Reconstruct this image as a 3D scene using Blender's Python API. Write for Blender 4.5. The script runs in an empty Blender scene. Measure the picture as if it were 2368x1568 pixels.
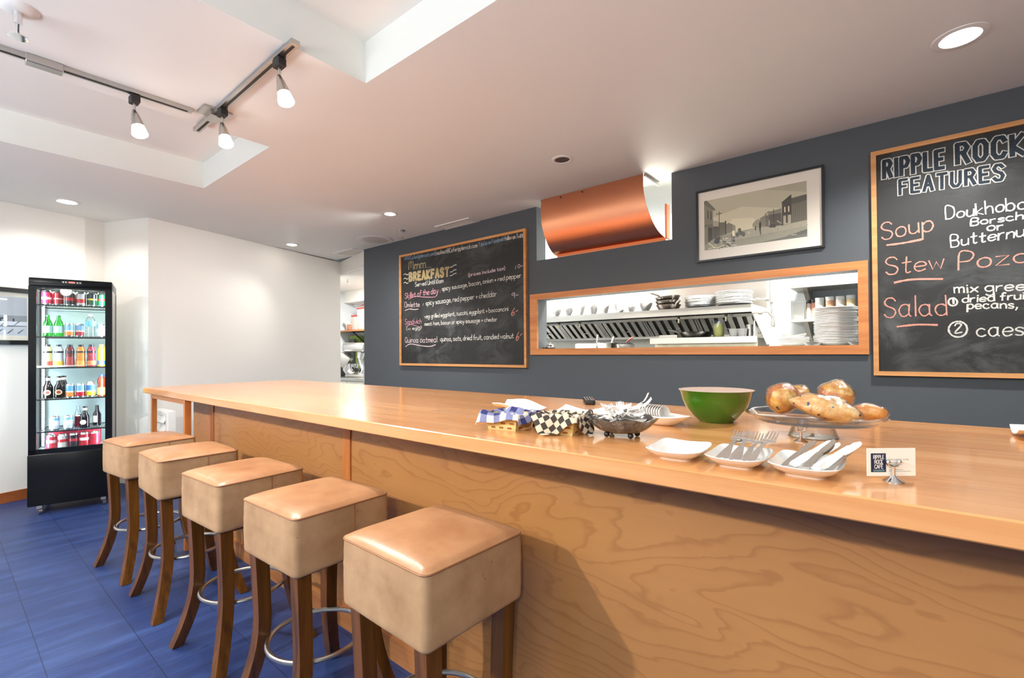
import bpy, bmesh, math, random
from mathutils import Vector, Matrix
random.seed(7)
PI = math.pi
sc = bpy.context.scene
col = sc.collection

# ------------------------------------------------------------------ camera, world, large lights, exposure
ZC, YW = 2.556, 3.464            # ceiling height, dark wall
FPX, YAW, PITCH, ROLL, CYPX = 1089.37, -0.686036, 0.009222, -0.0072495, 802.98
def make_camera():
    F = Vector((math.sin(YAW)*math.cos(PITCH), math.cos(YAW)*math.cos(PITCH), math.sin(PITCH)))
    R = Vector((math.cos(YAW), -math.sin(YAW), 0)); U = R.cross(F)
    R2 = R*math.cos(ROLL)+U*math.sin(ROLL); U2 = -R*math.sin(ROLL)+U*math.cos(ROLL)
    cd = bpy.data.cameras.new('camera'); co = bpy.data.objects.new('camera', cd); col.objects.link(co)
    m = Matrix((R2, U2, -F)).transposed().to_4x4(); m.translation = Vector((0, 0, 1.25)); co.matrix_world = m
    cd.sensor_width = 36; cd.lens = 36*FPX/2368; cd.shift_y = (CYPX-784)/2368; cd.clip_start = .02
    sc.camera = co
make_camera()
w = bpy.data.worlds.new('world'); sc.world = w; w.use_nodes = True
w.node_tree.nodes['Background'].inputs[0].default_value = (.96, .98, 1.0, 1)
w.node_tree.nodes['Background'].inputs[1].default_value = .10
sc.view_settings.view_transform = 'Standard'; sc.view_settings.look = 'None'
sc.view_settings.exposure = 0.12; sc.view_settings.gamma = 1; sc.view_settings.use_curve_mapping = False
cy = sc.cycles
cy.max_bounces = 8; cy.diffuse_bounces = 4; cy.glossy_bounces = 4; cy.transmission_bounces = 6
cy.transparent_max_bounces = 20; cy.caustics_reflective = False; cy.caustics_refractive = False
cy.sample_clamp_indirect = 4.0; cy.use_denoising = True; cy.adaptive_threshold = .015

WARM = (.97, .955, .92); SOFT = (1.0, .95, .89); COOL = (.72, .86, 1.0)
def spot(name, loc, tgt, watts, size=120, blend=.6, rad=.05, c=WARM):
    l = bpy.data.lights.new(name, 'SPOT'); l.energy = watts; l.spot_size = math.radians(size); l.spot_blend = blend
    l.shadow_soft_size = rad; l.color = c
    o = bpy.data.objects.new(name, l); col.objects.link(o); o.location = loc
    o.rotation_euler = (Vector(tgt)-Vector(loc)).to_track_quat('-Z', 'Y').to_euler(); return o
def area(name, loc, tgt, watts, sx, sy, c=SOFT, spread=180):
    l = bpy.data.lights.new(name, 'AREA'); l.shape = 'RECTANGLE'; l.size = sx; l.size_y = sy; l.energy = watts; l.color = c
    l.spread = math.radians(spread)
    o = bpy.data.objects.new(name, l); col.objects.link(o); o.location = loc
    o.rotation_euler = (Vector(tgt)-Vector(loc)).to_track_quat('-Z', 'Y').to_euler(); return o
# rows of ceiling lamps over the seating area behind the camera
spot('seating_lamp', (-2.3, -1.75, 2.42), (-2.3, -1.6, 0), 285, 172, .45, .05, (1.0, .945, .87))
spot('seating_lamp', (-4.4, -1.75, 2.42), (-4.4, -1.6, 0), 120, 172, .45, .06, (1.0, .95, .89))
spot('seating_lamp', (1.2, -1.75, 2.42), (1.2, -1.6, 0), 125, 172, .45, .08, (1.0, .945, .87))
area('ceiling_fill', (-.1, -2.8, 1.02), (-.1, -2.8, 3), 470, 6.6, 1.6, (.92, .98, .985))  # added upward fill that brightens the ceiling, no real fixture there
# kitchen fluorescents
area('kitchen_fluorescent', (-3.3, 4.0, 2.66), (-3.3, 4.3, 1.2), 330, .9, .3, (1.0, .97, .90))
area('kitchen_fluorescent', (-.3, 4.1, 2.66), (-.3, 4.4, 1.2), 230, .7, .3, (1.0, .97, .90))
area('kitchen_fluorescent', (-6.6, 4.2, 2.34), (-6.6, 4.4, .8), 60, .5, .3, (1.0, .96, .88))

# ------------------------------------------------------------------ mesh builder and tagging
class MB:
    def __init__(s): s.v = []; s.f = []; s.m = []; s.M = Matrix()
    def at(s, x=0, y=0, z=0, rz=0, rx=0, ry=0, sc=1):
        s.M = Matrix.Translation((x, y, z)) @ Matrix.Rotation(rz, 4, 'Z') @ Matrix.Rotation(ry, 4, 'Y') @ Matrix.Rotation(rx, 4, 'X') @ Matrix.Scale(sc, 4)
        return s
    def add(s, vs, fs, mi=0):
        b = len(s.v); s.v += [tuple(s.M @ Vector(v)) for v in vs]
        s.f += [tuple(b+i for i in f) for f in fs]; s.m += [mi]*len(fs); return s
    def box(s, x0, x1, y0, y1, z0, z1, mi=0):
        v = [(x, y, z) for z in (z0, z1) for y in (y0, y1) for x in (x0, x1)]
        return s.add(v, [(0,2,3,1), (4,5,7,6), (0,1,5,4), (2,6,7,3), (0,4,6,2), (1,3,7,5)], mi)
    def rbox(s, x0, x1, y0, y1, z0, z1, r=.01, n=2, mi=0):
        bm = bmesh.new(); bmesh.ops.create_cube(bm, size=1)
        for v in bm.verts: v.co = Vector(((x0+x1)/2+v.co.x*(x1-x0), (y0+y1)/2+v.co.y*(y1-y0), (z0+z1)/2+v.co.z*(z1-z0)))
        bmesh.ops.bevel(bm, geom=bm.edges[:], offset=r, segments=n, profile=.5, affect='EDGES')
        return s.bm(bm, mi)
    def bm(s, bm, mi=0):
        bm.verts.index_update()
        s.add([v.co[:] for v in bm.verts], [[v.index for v in f.verts] for f in bm.faces], mi); bm.free(); return s
    def lathe(s, prof, n=32, mi=0, sx=1, sy=1):
        vs = []; fs = []
        for r, z in prof:
            for i in range(n): a = 2*PI*i/n; vs.append((r*math.cos(a)*sx, r*math.sin(a)*sy, z))
        for j in range(len(prof)-1):
            for i in range(n):
                k = (i+1) % n; fs.append((j*n+i, j*n+k, (j+1)*n+k, (j+1)*n+i))
        if prof[0][0] > 1e-5: fs.append(tuple(range(n-1, -1, -1)))
        if prof[-1][0] > 1e-5: fs.append(tuple((len(prof)-1)*n+i for i in range(n)))
        return s.add(vs, fs, mi)
    def cyl(s, r, z0, z1, n=24, mi=0, r2=None): return s.lathe([(r, z0), (r if r2 is None else r2, z1)], n, mi)
    def tube(s, pts, r, n=8, mi=0, closed=False, caps=True):
        pts = [Vector(p) for p in pts]; N = len(pts); vs = []; fs = []
        rr = r if isinstance(r, (list, tuple)) else [r]*N
        up = None
        for i, p in enumerate(pts):
            t = (pts[(i+1) % N]-pts[i-1]) if closed else (pts[min(i+1, N-1)]-pts[max(i-1, 0)])
            t.normalize()
            if up is None:
                up = Vector((0, 0, 1)) if abs(t.z) < .9 else Vector((1, 0, 0))
            a = t.cross(up)
            if a.length < 1e-4: a = t.orthogonal()
            a.normalize(); b = a.cross(t); up = b
            for k in range(n): q = 2*PI*k/n; vs.append(p+(a*math.cos(q)+b*math.sin(q))*rr[i])
        for i in range(N if closed else N-1):
            j = (i+1) % N
            for k in range(n): l = (k+1) % n; fs.append((i*n+k, i*n+l, j*n+l, j*n+k))
        if not closed and caps: fs += [tuple(range(n-1, -1, -1)), tuple((N-1)*n+k for k in range(n))]
        return s.add(vs, fs, mi)
    def sweep(s, pts, ws, hs, mi=0):
        """square bar through pts (rectangular sections kept level), ws x hs"""
        vs = []; fs = []
        for p, a, b in zip(pts, ws, hs):
            for dx, dy in ((-1,-1), (1,-1), (1,1), (-1,1)): vs.append((p[0]+dx*a/2, p[1]+dy*b/2, p[2]))
        for i in range(len(pts)-1):
            for k in range(4): l = (k+1) % 4; fs.append((i*4+k, i*4+l, i*4+4+l, i*4+4+k))
        fs += [(3,2,1,0), tuple(len(pts)*4-4+k for k in range(4))]
        return s.add(vs, fs, mi)
    def poly(s, pts, mi=0): return s.add(pts, [tuple(range(len(pts)))], mi)
    def prism(s, pts, d, mi=0):
        """polygon pts (3d) extruded by vector d"""
        n = len(pts); d = Vector(d); vs = [Vector(p) for p in pts]+[Vector(p)+d for p in pts]
        fs = [tuple(range(n-1, -1, -1)), tuple(range(n, 2*n))]+[(i, (i+1) % n, n+(i+1) % n, n+i) for i in range(n)]
        return s.add(vs, fs, mi)
    def grid(s, fn, nu, nv, mi=0, thick=0):
        vs = [fn(i/nu, j/nv) for j in range(nv+1) for i in range(nu+1)]; W = nu+1
        fs = [(j*W+i, j*W+i+1, (j+1)*W+i+1, (j+1)*W+i) for j in range(nv) for i in range(nu)]
        if not thick: return s.add(vs, fs, mi)
        t = Vector((0, 0, -thick)) if not isinstance(thick, Vector) else thick
        B = len(vs); vs2 = [Vector(v)+t for v in vs]
        fs2 = [tuple(B+i for i in reversed(f)) for f in fs]
        rim = [i for i in range(nu)]+[nu+W*j for j in range(nv)]+[nv*W+i for i in range(nu, 0, -1)]+[W*j for j in range(nv, 0, -1)]
        fs3 = [(rim[(k+1) % len(rim)], rim[k], B+rim[k], B+rim[(k+1) % len(rim)]) for k in range(len(rim))]
        return s.add([Vector(v) for v in vs]+vs2, fs+fs2+fs3, mi)
    def ball(s, c, r, n=16, mi=0, sx=1, sy=1, sz=1):
        prof = [(r*math.sin(PI*i/(n//2))*1, -r*math.cos(PI*i/(n//2))*sz) for i in range(n//2+1)]
        prof[0] = (0, prof[0][1]); prof[-1] = (0, prof[-1][1])
        M = s.M; s.M = M @ Matrix.Translation(c); s.lathe(prof, n, mi, sx, sy); s.M = M; return s
    def mesh(s, name, mats, smooth=35):
        me = bpy.data.meshes.new(name); me.from_pydata(s.v, [], s.f)
        for m in (mats if isinstance(mats, (list, tuple)) else [mats]): me.materials.append(m)
        me.polygons.foreach_set('material_index', s.m)
        bm = bmesh.new(); bm.from_mesh(me); bmesh.ops.remove_doubles(bm, verts=bm.verts[:], dist=1e-5)
        bmesh.ops.recalc_face_normals(bm, faces=bm.faces[:]); bm.to_mesh(me); bm.free()
        if smooth:
            me.polygons.foreach_set('use_smooth', [True]*len(me.polygons)); me.set_sharp_from_angle(angle=math.radians(smooth))
        return me
    def build(s, name, mats, parent=None, smooth=35):
        o = bpy.data.objects.new(name, s.mesh(name, mats, smooth)); col.objects.link(o)
        if parent: o.parent = parent
        return o
def tag(o, label, cat, group=None):
    o['label'] = label; o['category'] = cat
    if group: o['group'] = group
    return o
def thing(name, label, cat, loc=(0,0,0), rz=0, group=None):
    o = bpy.data.objects.new(name, None); col.objects.link(o); o.empty_display_size = .05
    o.location = loc; o.rotation_euler = (0, 0, rz); return tag(o, label, cat, group)
def struct(o): o['kind'] = 'structure'; return o
def dup(o, loc=None, rz=None, label=None, parent=None):
    c = o.copy(); col.objects.link(c)
    if parent: c.parent = parent
    if loc is not None: c.location = loc
    if rz is not None: c.rotation_euler = (0, 0, rz)
    if label: c['label'] = label
    for ch in list(o.children): dup(ch, parent=c)
    return c
def place(o, loc, rz=0, label=None, group=None, cat=None):
    o.location = loc; o.rotation_euler = (0, 0, rz)
    if label: tag(o, label, cat, group)
    return o
ORD = ['first','second','third','fourth','fifth','sixth','seventh','eighth','ninth','tenth','eleventh','twelfth','thirteenth','fourteenth','fifteenth','sixteenth','seventeenth','eighteenth','nineteenth','twentieth','twenty-first','twenty-second','twenty-third','twenty-fourth']

# ------------------------------------------------------------------ materials
def srgb(r, g, b):
    f = lambda c: (c/255/12.92) if c/255 <= .04045 else ((c/255+.055)/1.055)**2.4
    return (f(r), f(g), f(b))
class NT:
    def __init__(s, name):
        s.mat = bpy.data.materials.new(name); s.mat.use_nodes = True; s.t = s.mat.node_tree
        s.p = s.t.nodes['Principled BSDF']; s.out = s.t.nodes['Material Output']
    def n(s, typ, ins={}, **kw):
        nd = s.t.nodes.new('ShaderNode'+typ)
        for k, v in kw.items(): setattr(nd, k, v)
        for k, v in ins.items():
            i = nd.inputs[k]
            if isinstance(v, bpy.types.NodeSocket): s.t.links.new(v, i)
            else:
                if isinstance(v, tuple) and len(v) == 3 and i.type == 'RGBA': v = v+(1,)
                i.default_value = v
        return nd
    def set(s, **kw):
        for k, v in kw.items():
            i = s.p.inputs[k.replace('_', ' ')]
            if isinstance(v, bpy.types.NodeSocket): s.t.links.new(v, i)
            else: i.default_value = v+(1,) if isinstance(v, tuple) and len(v) == 3 and i.type == 'RGBA' else v
        return s
    def obj(s): return s.n('TexCoord').outputs['Object']
    def map(s, scale=(1,1,1), src=None, loc=(0,0,0)): return s.n('Mapping', {'Vector': src or s.obj(), 'Scale': scale, 'Location': loc}).outputs[0]
    def noise(s, vec, scale=5, detail=4, rough=.5, dist=0): return s.n('TexNoise', {'Vector': vec, 'Scale': scale, 'Detail': detail, 'Roughness': rough, 'Distortion': dist}).outputs[0]
    def ramp(s, fac, stops):
        r = s.n('ValToRGB', {'Fac': fac}); e = r.color_ramp.elements
        while len(e) < len(stops): e.new(.5)
        for el, (p, c) in zip(e, stops): el.position = p; el.color = c+(1,) if len(c) == 3 else c
        return r.outputs[0]
    def mix(s, fac, a, b, bt='MIX'):
        m = s.n('Mix', {}, data_type='RGBA', blend_type=bt)
        for k, v in ((0, fac), (6, a), (7, b)):
            i = m.inputs[k]
            if isinstance(v, bpy.types.NodeSocket): s.t.links.new(v, i)
            else: i.default_value = v+(1,) if isinstance(v, tuple) and len(v) == 3 else v
        return m.outputs[2]
    def math(s, op, a, b=0.0, c=None):
        m = s.n('Math', {}, operation=op)
        for k, v in enumerate((a, b) if c is None else (a, b, c)):
            if isinstance(v, bpy.types.NodeSocket): s.t.links.new(v, m.inputs[k])
            else: m.inputs[k].default_value = v
        return m.outputs[0]
    def bump(s, h, st=.2, d=.01):
        b = s.n('Bump', {'Height': h, 'Strength': st, 'Distance': d}); s.t.links.new(b.outputs[0], s.p.inputs['Normal']); return s
    def xyz(s, v=None): return s.n('SeparateXYZ', {0: v or s.obj()}).outputs
def plain(name, c, rough=.5, metal=0, **kw):
    t = NT(name); t.set(Base_Color=c, Roughness=rough, Metallic=metal, **kw); return t.mat
def mottled(name, c, rough=.5, metal=0, amt=.12, scale=9, bump=0, **kw):
    t = NT(name); n = t.noise(t.obj(), scale, 5)
    t.set(Base_Color=t.mix(n, tuple(x*(1-amt) for x in c), tuple(min(1, x*(1+amt)) for x in c)), Roughness=rough, Metallic=metal, **kw)
    if bump: t.bump(t.noise(t.obj(), scale*14, 3), bump, .004)
    return t.mat
def emit(name, c, st):
    t = NT(name); t.set(Base_Color=c, Emission_Color=c, Emission_Strength=st); return t.mat
def thin_glass(name, tint=(1,1,1), refl=1.0, edge=None, bump=0, rough=.02):
    t = NT(name); tr = t.n('BsdfTransparent', {'Color': tint}); g = t.n('BsdfGlossy', {'Color': (1,1,1), 'Roughness': rough})
    lw = t.n('LayerWeight', {'Blend': .5}); f = t.math('MULTIPLY', t.math('MULTIPLY_ADD', t.math('POWER', lw.outputs['Facing'], 5.0), .9, .035), refl)
    if bump:
        b = t.n('Bump', {'Height': t.noise(t.obj(), bump, 4, .6, .8), 'Strength': 1.0, 'Distance': .006})
        t.t.links.new(b.outputs[0], g.inputs['Normal']); t.t.links.new(b.outputs[0], lw.inputs['Normal'])
    if edge:
        e = t.n('LayerWeight', {'Blend': .35}); t.t.links.new(t.mix(e.outputs['Facing'], tint, edge), tr.inputs['Color'])
    m = t.n('MixShader', {0: f, 1: tr.outputs[0], 2: g.outputs[0]}); t.t.links.new(m.outputs[0], t.out.inputs[0]); return t.mat
def wall_paint(name, c, amt=.03, bump=.08):
    t = NT(name); n = t.noise(t.obj(), 1.3, 3)
    t.set(Base_Color=t.mix(n, tuple(x*(1-amt) for x in c), tuple(x*(1+amt) for x in c)), Roughness=.6)
    t.bump(t.noise(t.obj(), 260, 2), bump, .002); return t.mat
def timber(name, c1, c2, axis=0, rough=.4, scale=1.0, line=.25):
    t = NT(name); s = [26*scale]*3; s[axis] = 1.6*scale
    v = t.map(tuple(s)); n = t.noise(v, 1.0, 6, .6, .6); fine = t.noise(t.map(tuple(x*6 for x in s)), 1.0, 3)
    base = t.ramp(n, [(.3, c2), (.7, c1)]); base = t.mix(t.math('MULTIPLY', fine, line), base, c2)
    t.set(Base_Color=base, Roughness=rough); t.bump(fine, .05, .002); return t.mat

m_ceil = wall_paint('ceiling_paint', srgb(236,237,232))
m_white = wall_paint('white_wall_paint', srgb(243,239,232))
m_dark = wall_paint('slate_wall_paint', srgb(76,82,88), .05, .12)
m_kwhite = plain('kitchen_white_panel', srgb(240,238,228), .35)
m_kwall = wall_paint('kitchen_wall_paint', srgb(214,219,224))
def make_counter_wood():
    t = NT('maple_butcher_block'); x, y, z = t.xyz()
    row = t.math('FLOOR', t.math('MULTIPLY', t.math('ADD', y, t.math('MULTIPLY', z, .37)), 1/.105))
    rnd = t.n('TexWhiteNoise', {'W': row}, noise_dimensions='1D').outputs[0]
    px = t.math('ADD', t.math('MULTIPLY', x, 1/1.35), t.math('MULTIPLY', rnd, 7.3))
    seg = t.math('FLOOR', px)
    cv = t.n('CombineXYZ', {0: row, 1: seg, 2: 0.0}).outputs[0]
    tone = t.n('TexWhiteNoise', {'Vector': cv}, noise_dimensions='3D').outputs[0]
    off = t.n('CombineXYZ', {0: t.math('MULTIPLY', tone, 9.0), 1: 0.0, 2: t.math('MULTIPLY', tone, 5.0)}).outputs[0]
    v = t.n('VectorMath', {0: t.map((1.1, 20, 20)), 1: off}, operation='ADD').outputs[0]
    g = t.noise(v, 1.0, 6, .6, .8); fine = t.noise(t.map((5, 190, 190)), 1.0, 3)
    c = t.ramp(g, [(.28, srgb(208,142,84)), (.5, srgb(226,164,106)), (.75, srgb(238,184,126))])
    c = t.mix(t.math('MULTIPLY', tone, .55), c, srgb(198,134,82)); c = t.mix(t.math('MULTIPLY', fine, .2), c, srgb(180,112,62))
    sp = t.noise(t.map((1.2, 5, 5)), 1.6, 2); c = t.mix(t.math('MULTIPLY', t.math('GREATER_THAN', sp, .735), .35), c, srgb(160,92,48))
    t.set(Base_Color=c, Roughness=t.math('MULTIPLY_ADD', fine, .1, .2), Coat_Weight=.5, Coat_Roughness=.10); return t.mat
m_counter = make_counter_wood()
def make_ply():
    t = NT('birch_plywood'); x, y, z = t.xyz()
    n1 = t.noise(t.map((.9, 1, 2.2)), 1.5, 2, .5, .7); n2 = t.noise(t.map((2.2, 1, 7)), 1.6, 3, .55, .5)
    h = t.math('ADD', t.math('MULTIPLY', z, 1.0), t.math('ADD', t.math('MULTIPLY', n1, .62), t.math('MULTIPLY', n2, .10)))
    ring = t.math('FRACT', t.math('MULTIPLY', h, 21.0))
    ln = t.ramp(ring, [(0, (0,0,0)), (.7, (.10,.10,.10)), (.9, (.75,.75,.75)), (.96, (.45,.45,.45)), (1, (0,0,0))])
    big = t.noise(t.map((1.2, 1, 1.2)), 1.4, 3); fine = t.noise(t.map((6, 40, 60)), 1.0, 3)
    c = t.mix(big, srgb(164,112,64), srgb(184,132,78)); c = t.mix(t.math('MULTIPLY', fine, .18), c, srgb(142,92,46))
    c = t.mix(t.math('MULTIPLY', ln, .5), c, srgb(126,74,36))
    t.set(Base_Color=c, Roughness=.38, Coat_Weight=.15, Coat_Roughness=.3); return t.mat
m_ply = make_ply()
m_trim = timber('fir_trim', srgb(198,128,70), srgb(166,92,42), 2, .4)
m_trim_x = timber('fir_board', srgb(190,130,80), srgb(150,92,50), 0, .45)
m_oak = timber('oak_frame', srgb(222,164,104), srgb(196,132,76), 0, .4)
m_fir = timber('hatch_fir_frame', srgb(222,150,86), srgb(190,112,56), 0, .4)
m_base = timber('stained_baseboard', srgb(170,98,50), srgb(138,72,32), 1, .4)
m_leg = timber('dark_stained_oak', srgb(126,76,20), srgb(62,36,10), 2, .35, 1.4, .4)
def make_floor():
    t = NT('blue_marbled_lino'); x, y, z = t.xyz()
    n = t.noise(t.map((9, 1.5, 1)), 1.4, 7, .62, .5); big = t.noise(t.obj(), 1.1, 3); spk = t.noise(t.map((40, 16, 1)), 1.0, 4)
    c = t.ramp(n, [(.22, srgb(18,34,80)), (.5, srgb(29,51,104)), (.8, srgb(58,86,144))])
    c = t.mix(t.math('MULTIPLY', big, .35), c, srgb(30,46,100)); c = t.mix(t.math('MULTIPLY', spk, .14), c, srgb(90,104,138))
    T = .2925
    fx = t.math('ABSOLUTE', t.math('SUBTRACT', t.math('FRACT', t.math('DIVIDE', t.math('ADD', x, 100*T+2.885), T)), .5))
    fy = t.math('ABSOLUTE', t.math('SUBTRACT', t.math('FRACT', t.math('DIVIDE', t.math('ADD', y, 100*T-.275), T)), .5))
    j = t.math('MAXIMUM', t.math('GREATER_THAN', fx, .4955), t.math('GREATER_THAN', fy, .494))
    cell = t.n('CombineXYZ', {0: t.math('FLOOR', t.math('DIVIDE', t.math('ADD', x, 100*T+2.885), T)), 1: t.math('FLOOR', t.math('DIVIDE', t.math('ADD', y, 100*T-.275), T))}).outputs[0]
    tone = t.n('TexWhiteNoise', {'Vector': cell}, noise_dimensions='3D').outputs[0]
    c = t.mix(t.math('MULTIPLY', tone, .16), c, srgb(80,98,140))
    c = t.mix(t.math('MULTIPLY', j, .65), c, srgb(18,24,44))
    t.set(Base_Color=c, Roughness=.45, Specular_IOR_Level=.35); t.bump(n, .06, .004); return t.mat
m_floor = make_floor()
def make_leather(name, c1, c2, rough, spots):
    t = NT(name); v = t.n('VectorMath', {0: t.obj(), 1: t.n('CombineXYZ', {0: t.math('MULTIPLY', t.n('ObjectInfo').outputs['Random'], 20.0), 1: 0.0, 2: 0.0}).outputs[0]}, operation='ADD').outputs[0]
    n = t.noise(v, 7, 5, .6); st = t.noise(t.n('Mapping', {'Vector': v, 'Scale': (14, 14, 3)}).outputs[0], 1.2, 4)
    c = t.ramp(n, [(.28, c2), (.68, c1)]); c = t.mix(t.math('MULTIPLY', st, .3), c, c2)
    sp = t.noise(v, 34, 2); c = t.mix(t.math('MULTIPLY', t.math('GREATER_THAN', sp, .74), spots), c, srgb(96,56,30))
    t.set(Base_Color=c, Roughness=rough); t.bump(t.noise(v, 240, 3), .12, .002); return t.mat
m_leath = make_leather('tan_leather_top', srgb(192,143,104), srgb(158,108,72), .30, .12)
m_nubuck = make_leather('tan_nubuck_side', srgb(190,154,116), srgb(152,116,82), .6, .5)
m_seam = plain('leather_seam', srgb(150,100,64), .5)
m_chrome = plain('chrome', (.82,.82,.82), .08, 1); m_steel = mottled('brushed_steel', (.62,.61,.59), .28, 1, .08, 6)
m_satin = plain('satin_nickel', (.55,.53,.50), .3, 1)
m_hood = mottled('hood_steel', (.58,.55,.50), .32, 1, .08, 4)
m_black = plain('black_plastic', (.012,.012,.013), .35); m_fblack = plain('fridge_black', (.005,.006,.008), .25, 0, Specular_IOR_Level=.22)
m_darkgap = plain('track_slot', (.02,.017,.015), .6)
m_wplast = plain('white_plastic', (.82,.81,.79), .4); m_porc = plain('white_porcelain', (.86,.85,.82), .12, Coat_Weight=.4)
m_plate = plain('plate_white', (.86,.85,.83), .18)
m_grille = mottled('painted_grille', srgb(205,200,190), .5, 0, .05, 20)
def make_copper():
    t = NT('spun_copper'); n = t.noise(t.map((2, 60, 60)), 1.0, 4); b = t.noise(t.obj(), 2, 2)
    t.set(Base_Color=t.mix(b, (.86,.34,.17), (.92,.42,.24)), Metallic=1.0, Roughness=t.math('MULTIPLY_ADD', n, .12, .27)); return t.mat
m_copper = make_copper()
m_copedge = plain('copper_edge', (.75,.22,.08), .35, .7)
def make_board():
    t = NT('chalkboard'); a = t.noise(t.map((2.2, 1, 3.4)), 1.5, 6, .65, 1.2); b = t.noise(t.map((.8, 1, 1.1)), 1.7, 2); st = t.noise(t.map((26, 1, 2.2)), 1.0, 3)
    f = t.math('MULTIPLY', t.ramp(a, [(.42, (0,0,0)), (.8, (1,1,1))]), t.ramp(b, [(.42, (0,0,0)), (.68, (1,1,1))]))
    f = t.math('MULTIPLY_ADD', t.math('MULTIPLY', st, b), .10, t.math('MULTIPLY', f, .9))
    t.set(Base_Color=t.mix(t.math('MULTIPLY', f, .42), (.010,.0105,.0105), (.34,.36,.36)), Roughness=.62); return t.mat
m_board = make_board()
def chalk(name, c):
    t = NT(name); n = t.noise(t.obj(), 300, 3, .7)
    t.set(Base_Color=t.mix(t.ramp(n, [(.38, (0,0,0)), (.58, (1,1,1))]), tuple(x*.42 for x in c), c), Roughness=.9); return t.mat
ch_white = chalk('white_chalk', (.80,.78,.72)); ch_blue = chalk('blue_chalk', (.30,.45,.62)); ch_pink = chalk('pink_chalk', (.80,.36,.44))
ch_pale = chalk('pale_pink_chalk', (.82,.66,.68)); ch_yell = chalk('yellow_chalk', (.72,.56,.28)); ch_tan = chalk('tan_chalk_fill', (.50,.38,.18))
ch_red = chalk('coral_chalk', (.84,.36,.28)); ch_slate = chalk('slate_chalk_fill', (.034,.048,.066))
m_glass = thin_glass('clear_glass'); m_fglass = thin_glass('fridge_glass', (.97,.99,.99), .9)
m_cake = thin_glass('pressed_glass', (.985,.985,.98), 1.3, (.80,.80,.78)); m_clear = thin_glass('clear_plastic', (.93,.95,.96), 1.0, (.6,.64,.66))
m_wrap = thin_glass('cling_film', (.985,.985,.985), 2.2, (.90,.90,.92), 60, .12)
m_lamp = emit('lamp_glow', (1.0,.93,.82), 22); m_lens = emit('frosted_lens', (1.0,.95,.88), 14)

# ------------------------------------------------------------------ the setting
CT0 = 2.95; XR = 3.2; YB = -4.4; XL = -6.4
struct(MB().box(-6.4, XR, YB, YW+.07, -.1, 0).build('floor', m_floor, smooth=0))
struct(MB().box(-9.2, -6.4, 3.0, 6.0, -.1, 0).box(-6.4, XR, YW+.07, 6.0, -.1, 0).build('floor_kitchen', mottled('kitchen_tile', srgb(150,144,134), .5), smooth=0))
struct(MB().box(XL-.3, XR+.1, YB-.1, YB, 0, CT0).build('wall_front', wall_paint('seating_wall_paint', srgb(96,94,90)), smooth=0)); struct(MB().box(XR, XR+.1, YB, 5.1, 0, CT0).build('wall_right', bpy.data.materials['seating_wall_paint'], smooth=0))
c = MB()
ZT = 2.757; CT = 2.95
TA = (-4.218, -3.06, 1.331); TB = (-1.981, XR, 1.315)      # two tray recesses open towards the seating area
c.prism([(XL-.3, 2.45, ZC), (XL-.3, YW+.14, ZC+.016), (XL-.3, YW+.14, CT), (XL-.3, 2.45, CT)], (XR-XL+.3, 0, 0)); c.box(XL-.3, XR, 1.331, 2.45, ZC, CT)
c.box(XL-.3, TA[0], YB, 1.331, ZC, CT); c.box(TA[1], TB[0], YB, 1.331, ZC, CT); c.box(TB[0], XR, 1.315, 1.331, ZC, CT)
c.box(TA[0], TA[1], YB, 1.331, ZT, CT); c.box(TB[0], XR, YB, 1.315, ZT, CT)
struct(c.build('ceiling', m_ceil, smooth=0))
WX0, WX1, WZ0, WZ1 = -2.530, -.176, 1.272, 1.722           # hatch
UX0, UX1, UZ0 = -2.537, -1.289, 2.076                      # high opening with the copper hood
c = MB(); Y1 = YW+.14
c.box(-5.278, UX0, YW, Y1, 0, ZC+.02); c.box(WX1, XR, YW, Y1, 0, ZC+.02); c.box(UX0, WX1, YW, Y1, 0, WZ0)
c.box(UX0, WX0, YW, Y1, WZ0, WZ1); c.box(UX0, WX1, YW, Y1, WZ1, UZ0); c.box(UX1, WX1, YW, Y1, UZ0, ZC+.02)
struct(c.build('wall_back', m_dark, smooth=0))
A16 = math.radians(16); dx, dy = -math.sin(A16), math.cos(A16); nx, ny = dy, -dx     # skewed white walls
def skew_wall(name, p, q, t, mat=m_white, z0=0, z1=ZC):
    p = Vector(p); q = Vector(q); d = (q-p).normalized(); o = Vector((-d.y, d.x))*t
    return struct(MB().prism([(p.x, p.y, z0), (q.x, q.y, z0), (q.x+o.x, q.y+o.y, z0), (p.x+o.x, p.y+o.y, z0)], (0, 0, z1-z0)).build(name, mat, smooth=0))
P0 = (-5.525, 1.278); P1 = (-6.216, 3.689)
skew_wall('wall_middle', P0, P1, .13)
PL0 = (-5.852-3.2*dx, .338-3.2*dy); PL1 = (-6.056, 1.048)
skew_wall('wall_left', PL0, (PL1[0]+dx*.3, PL1[1]+dy*.3), .13)
skew_wall('wall_corner', PL1, P0, .10)
b = MB()
o = Vector((nx, ny))*.014
b.prism([(PL0[0], PL0[1], 0), (PL0[0]+o.x, PL0[1]+o.y, 0), (PL1[0]+o.x, PL1[1]+o.y, 0), (PL1[0], PL1[1], 0)], (0, 0, .088))
struct(b.build('baseboard_left', m_base, smooth=0))
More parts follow.
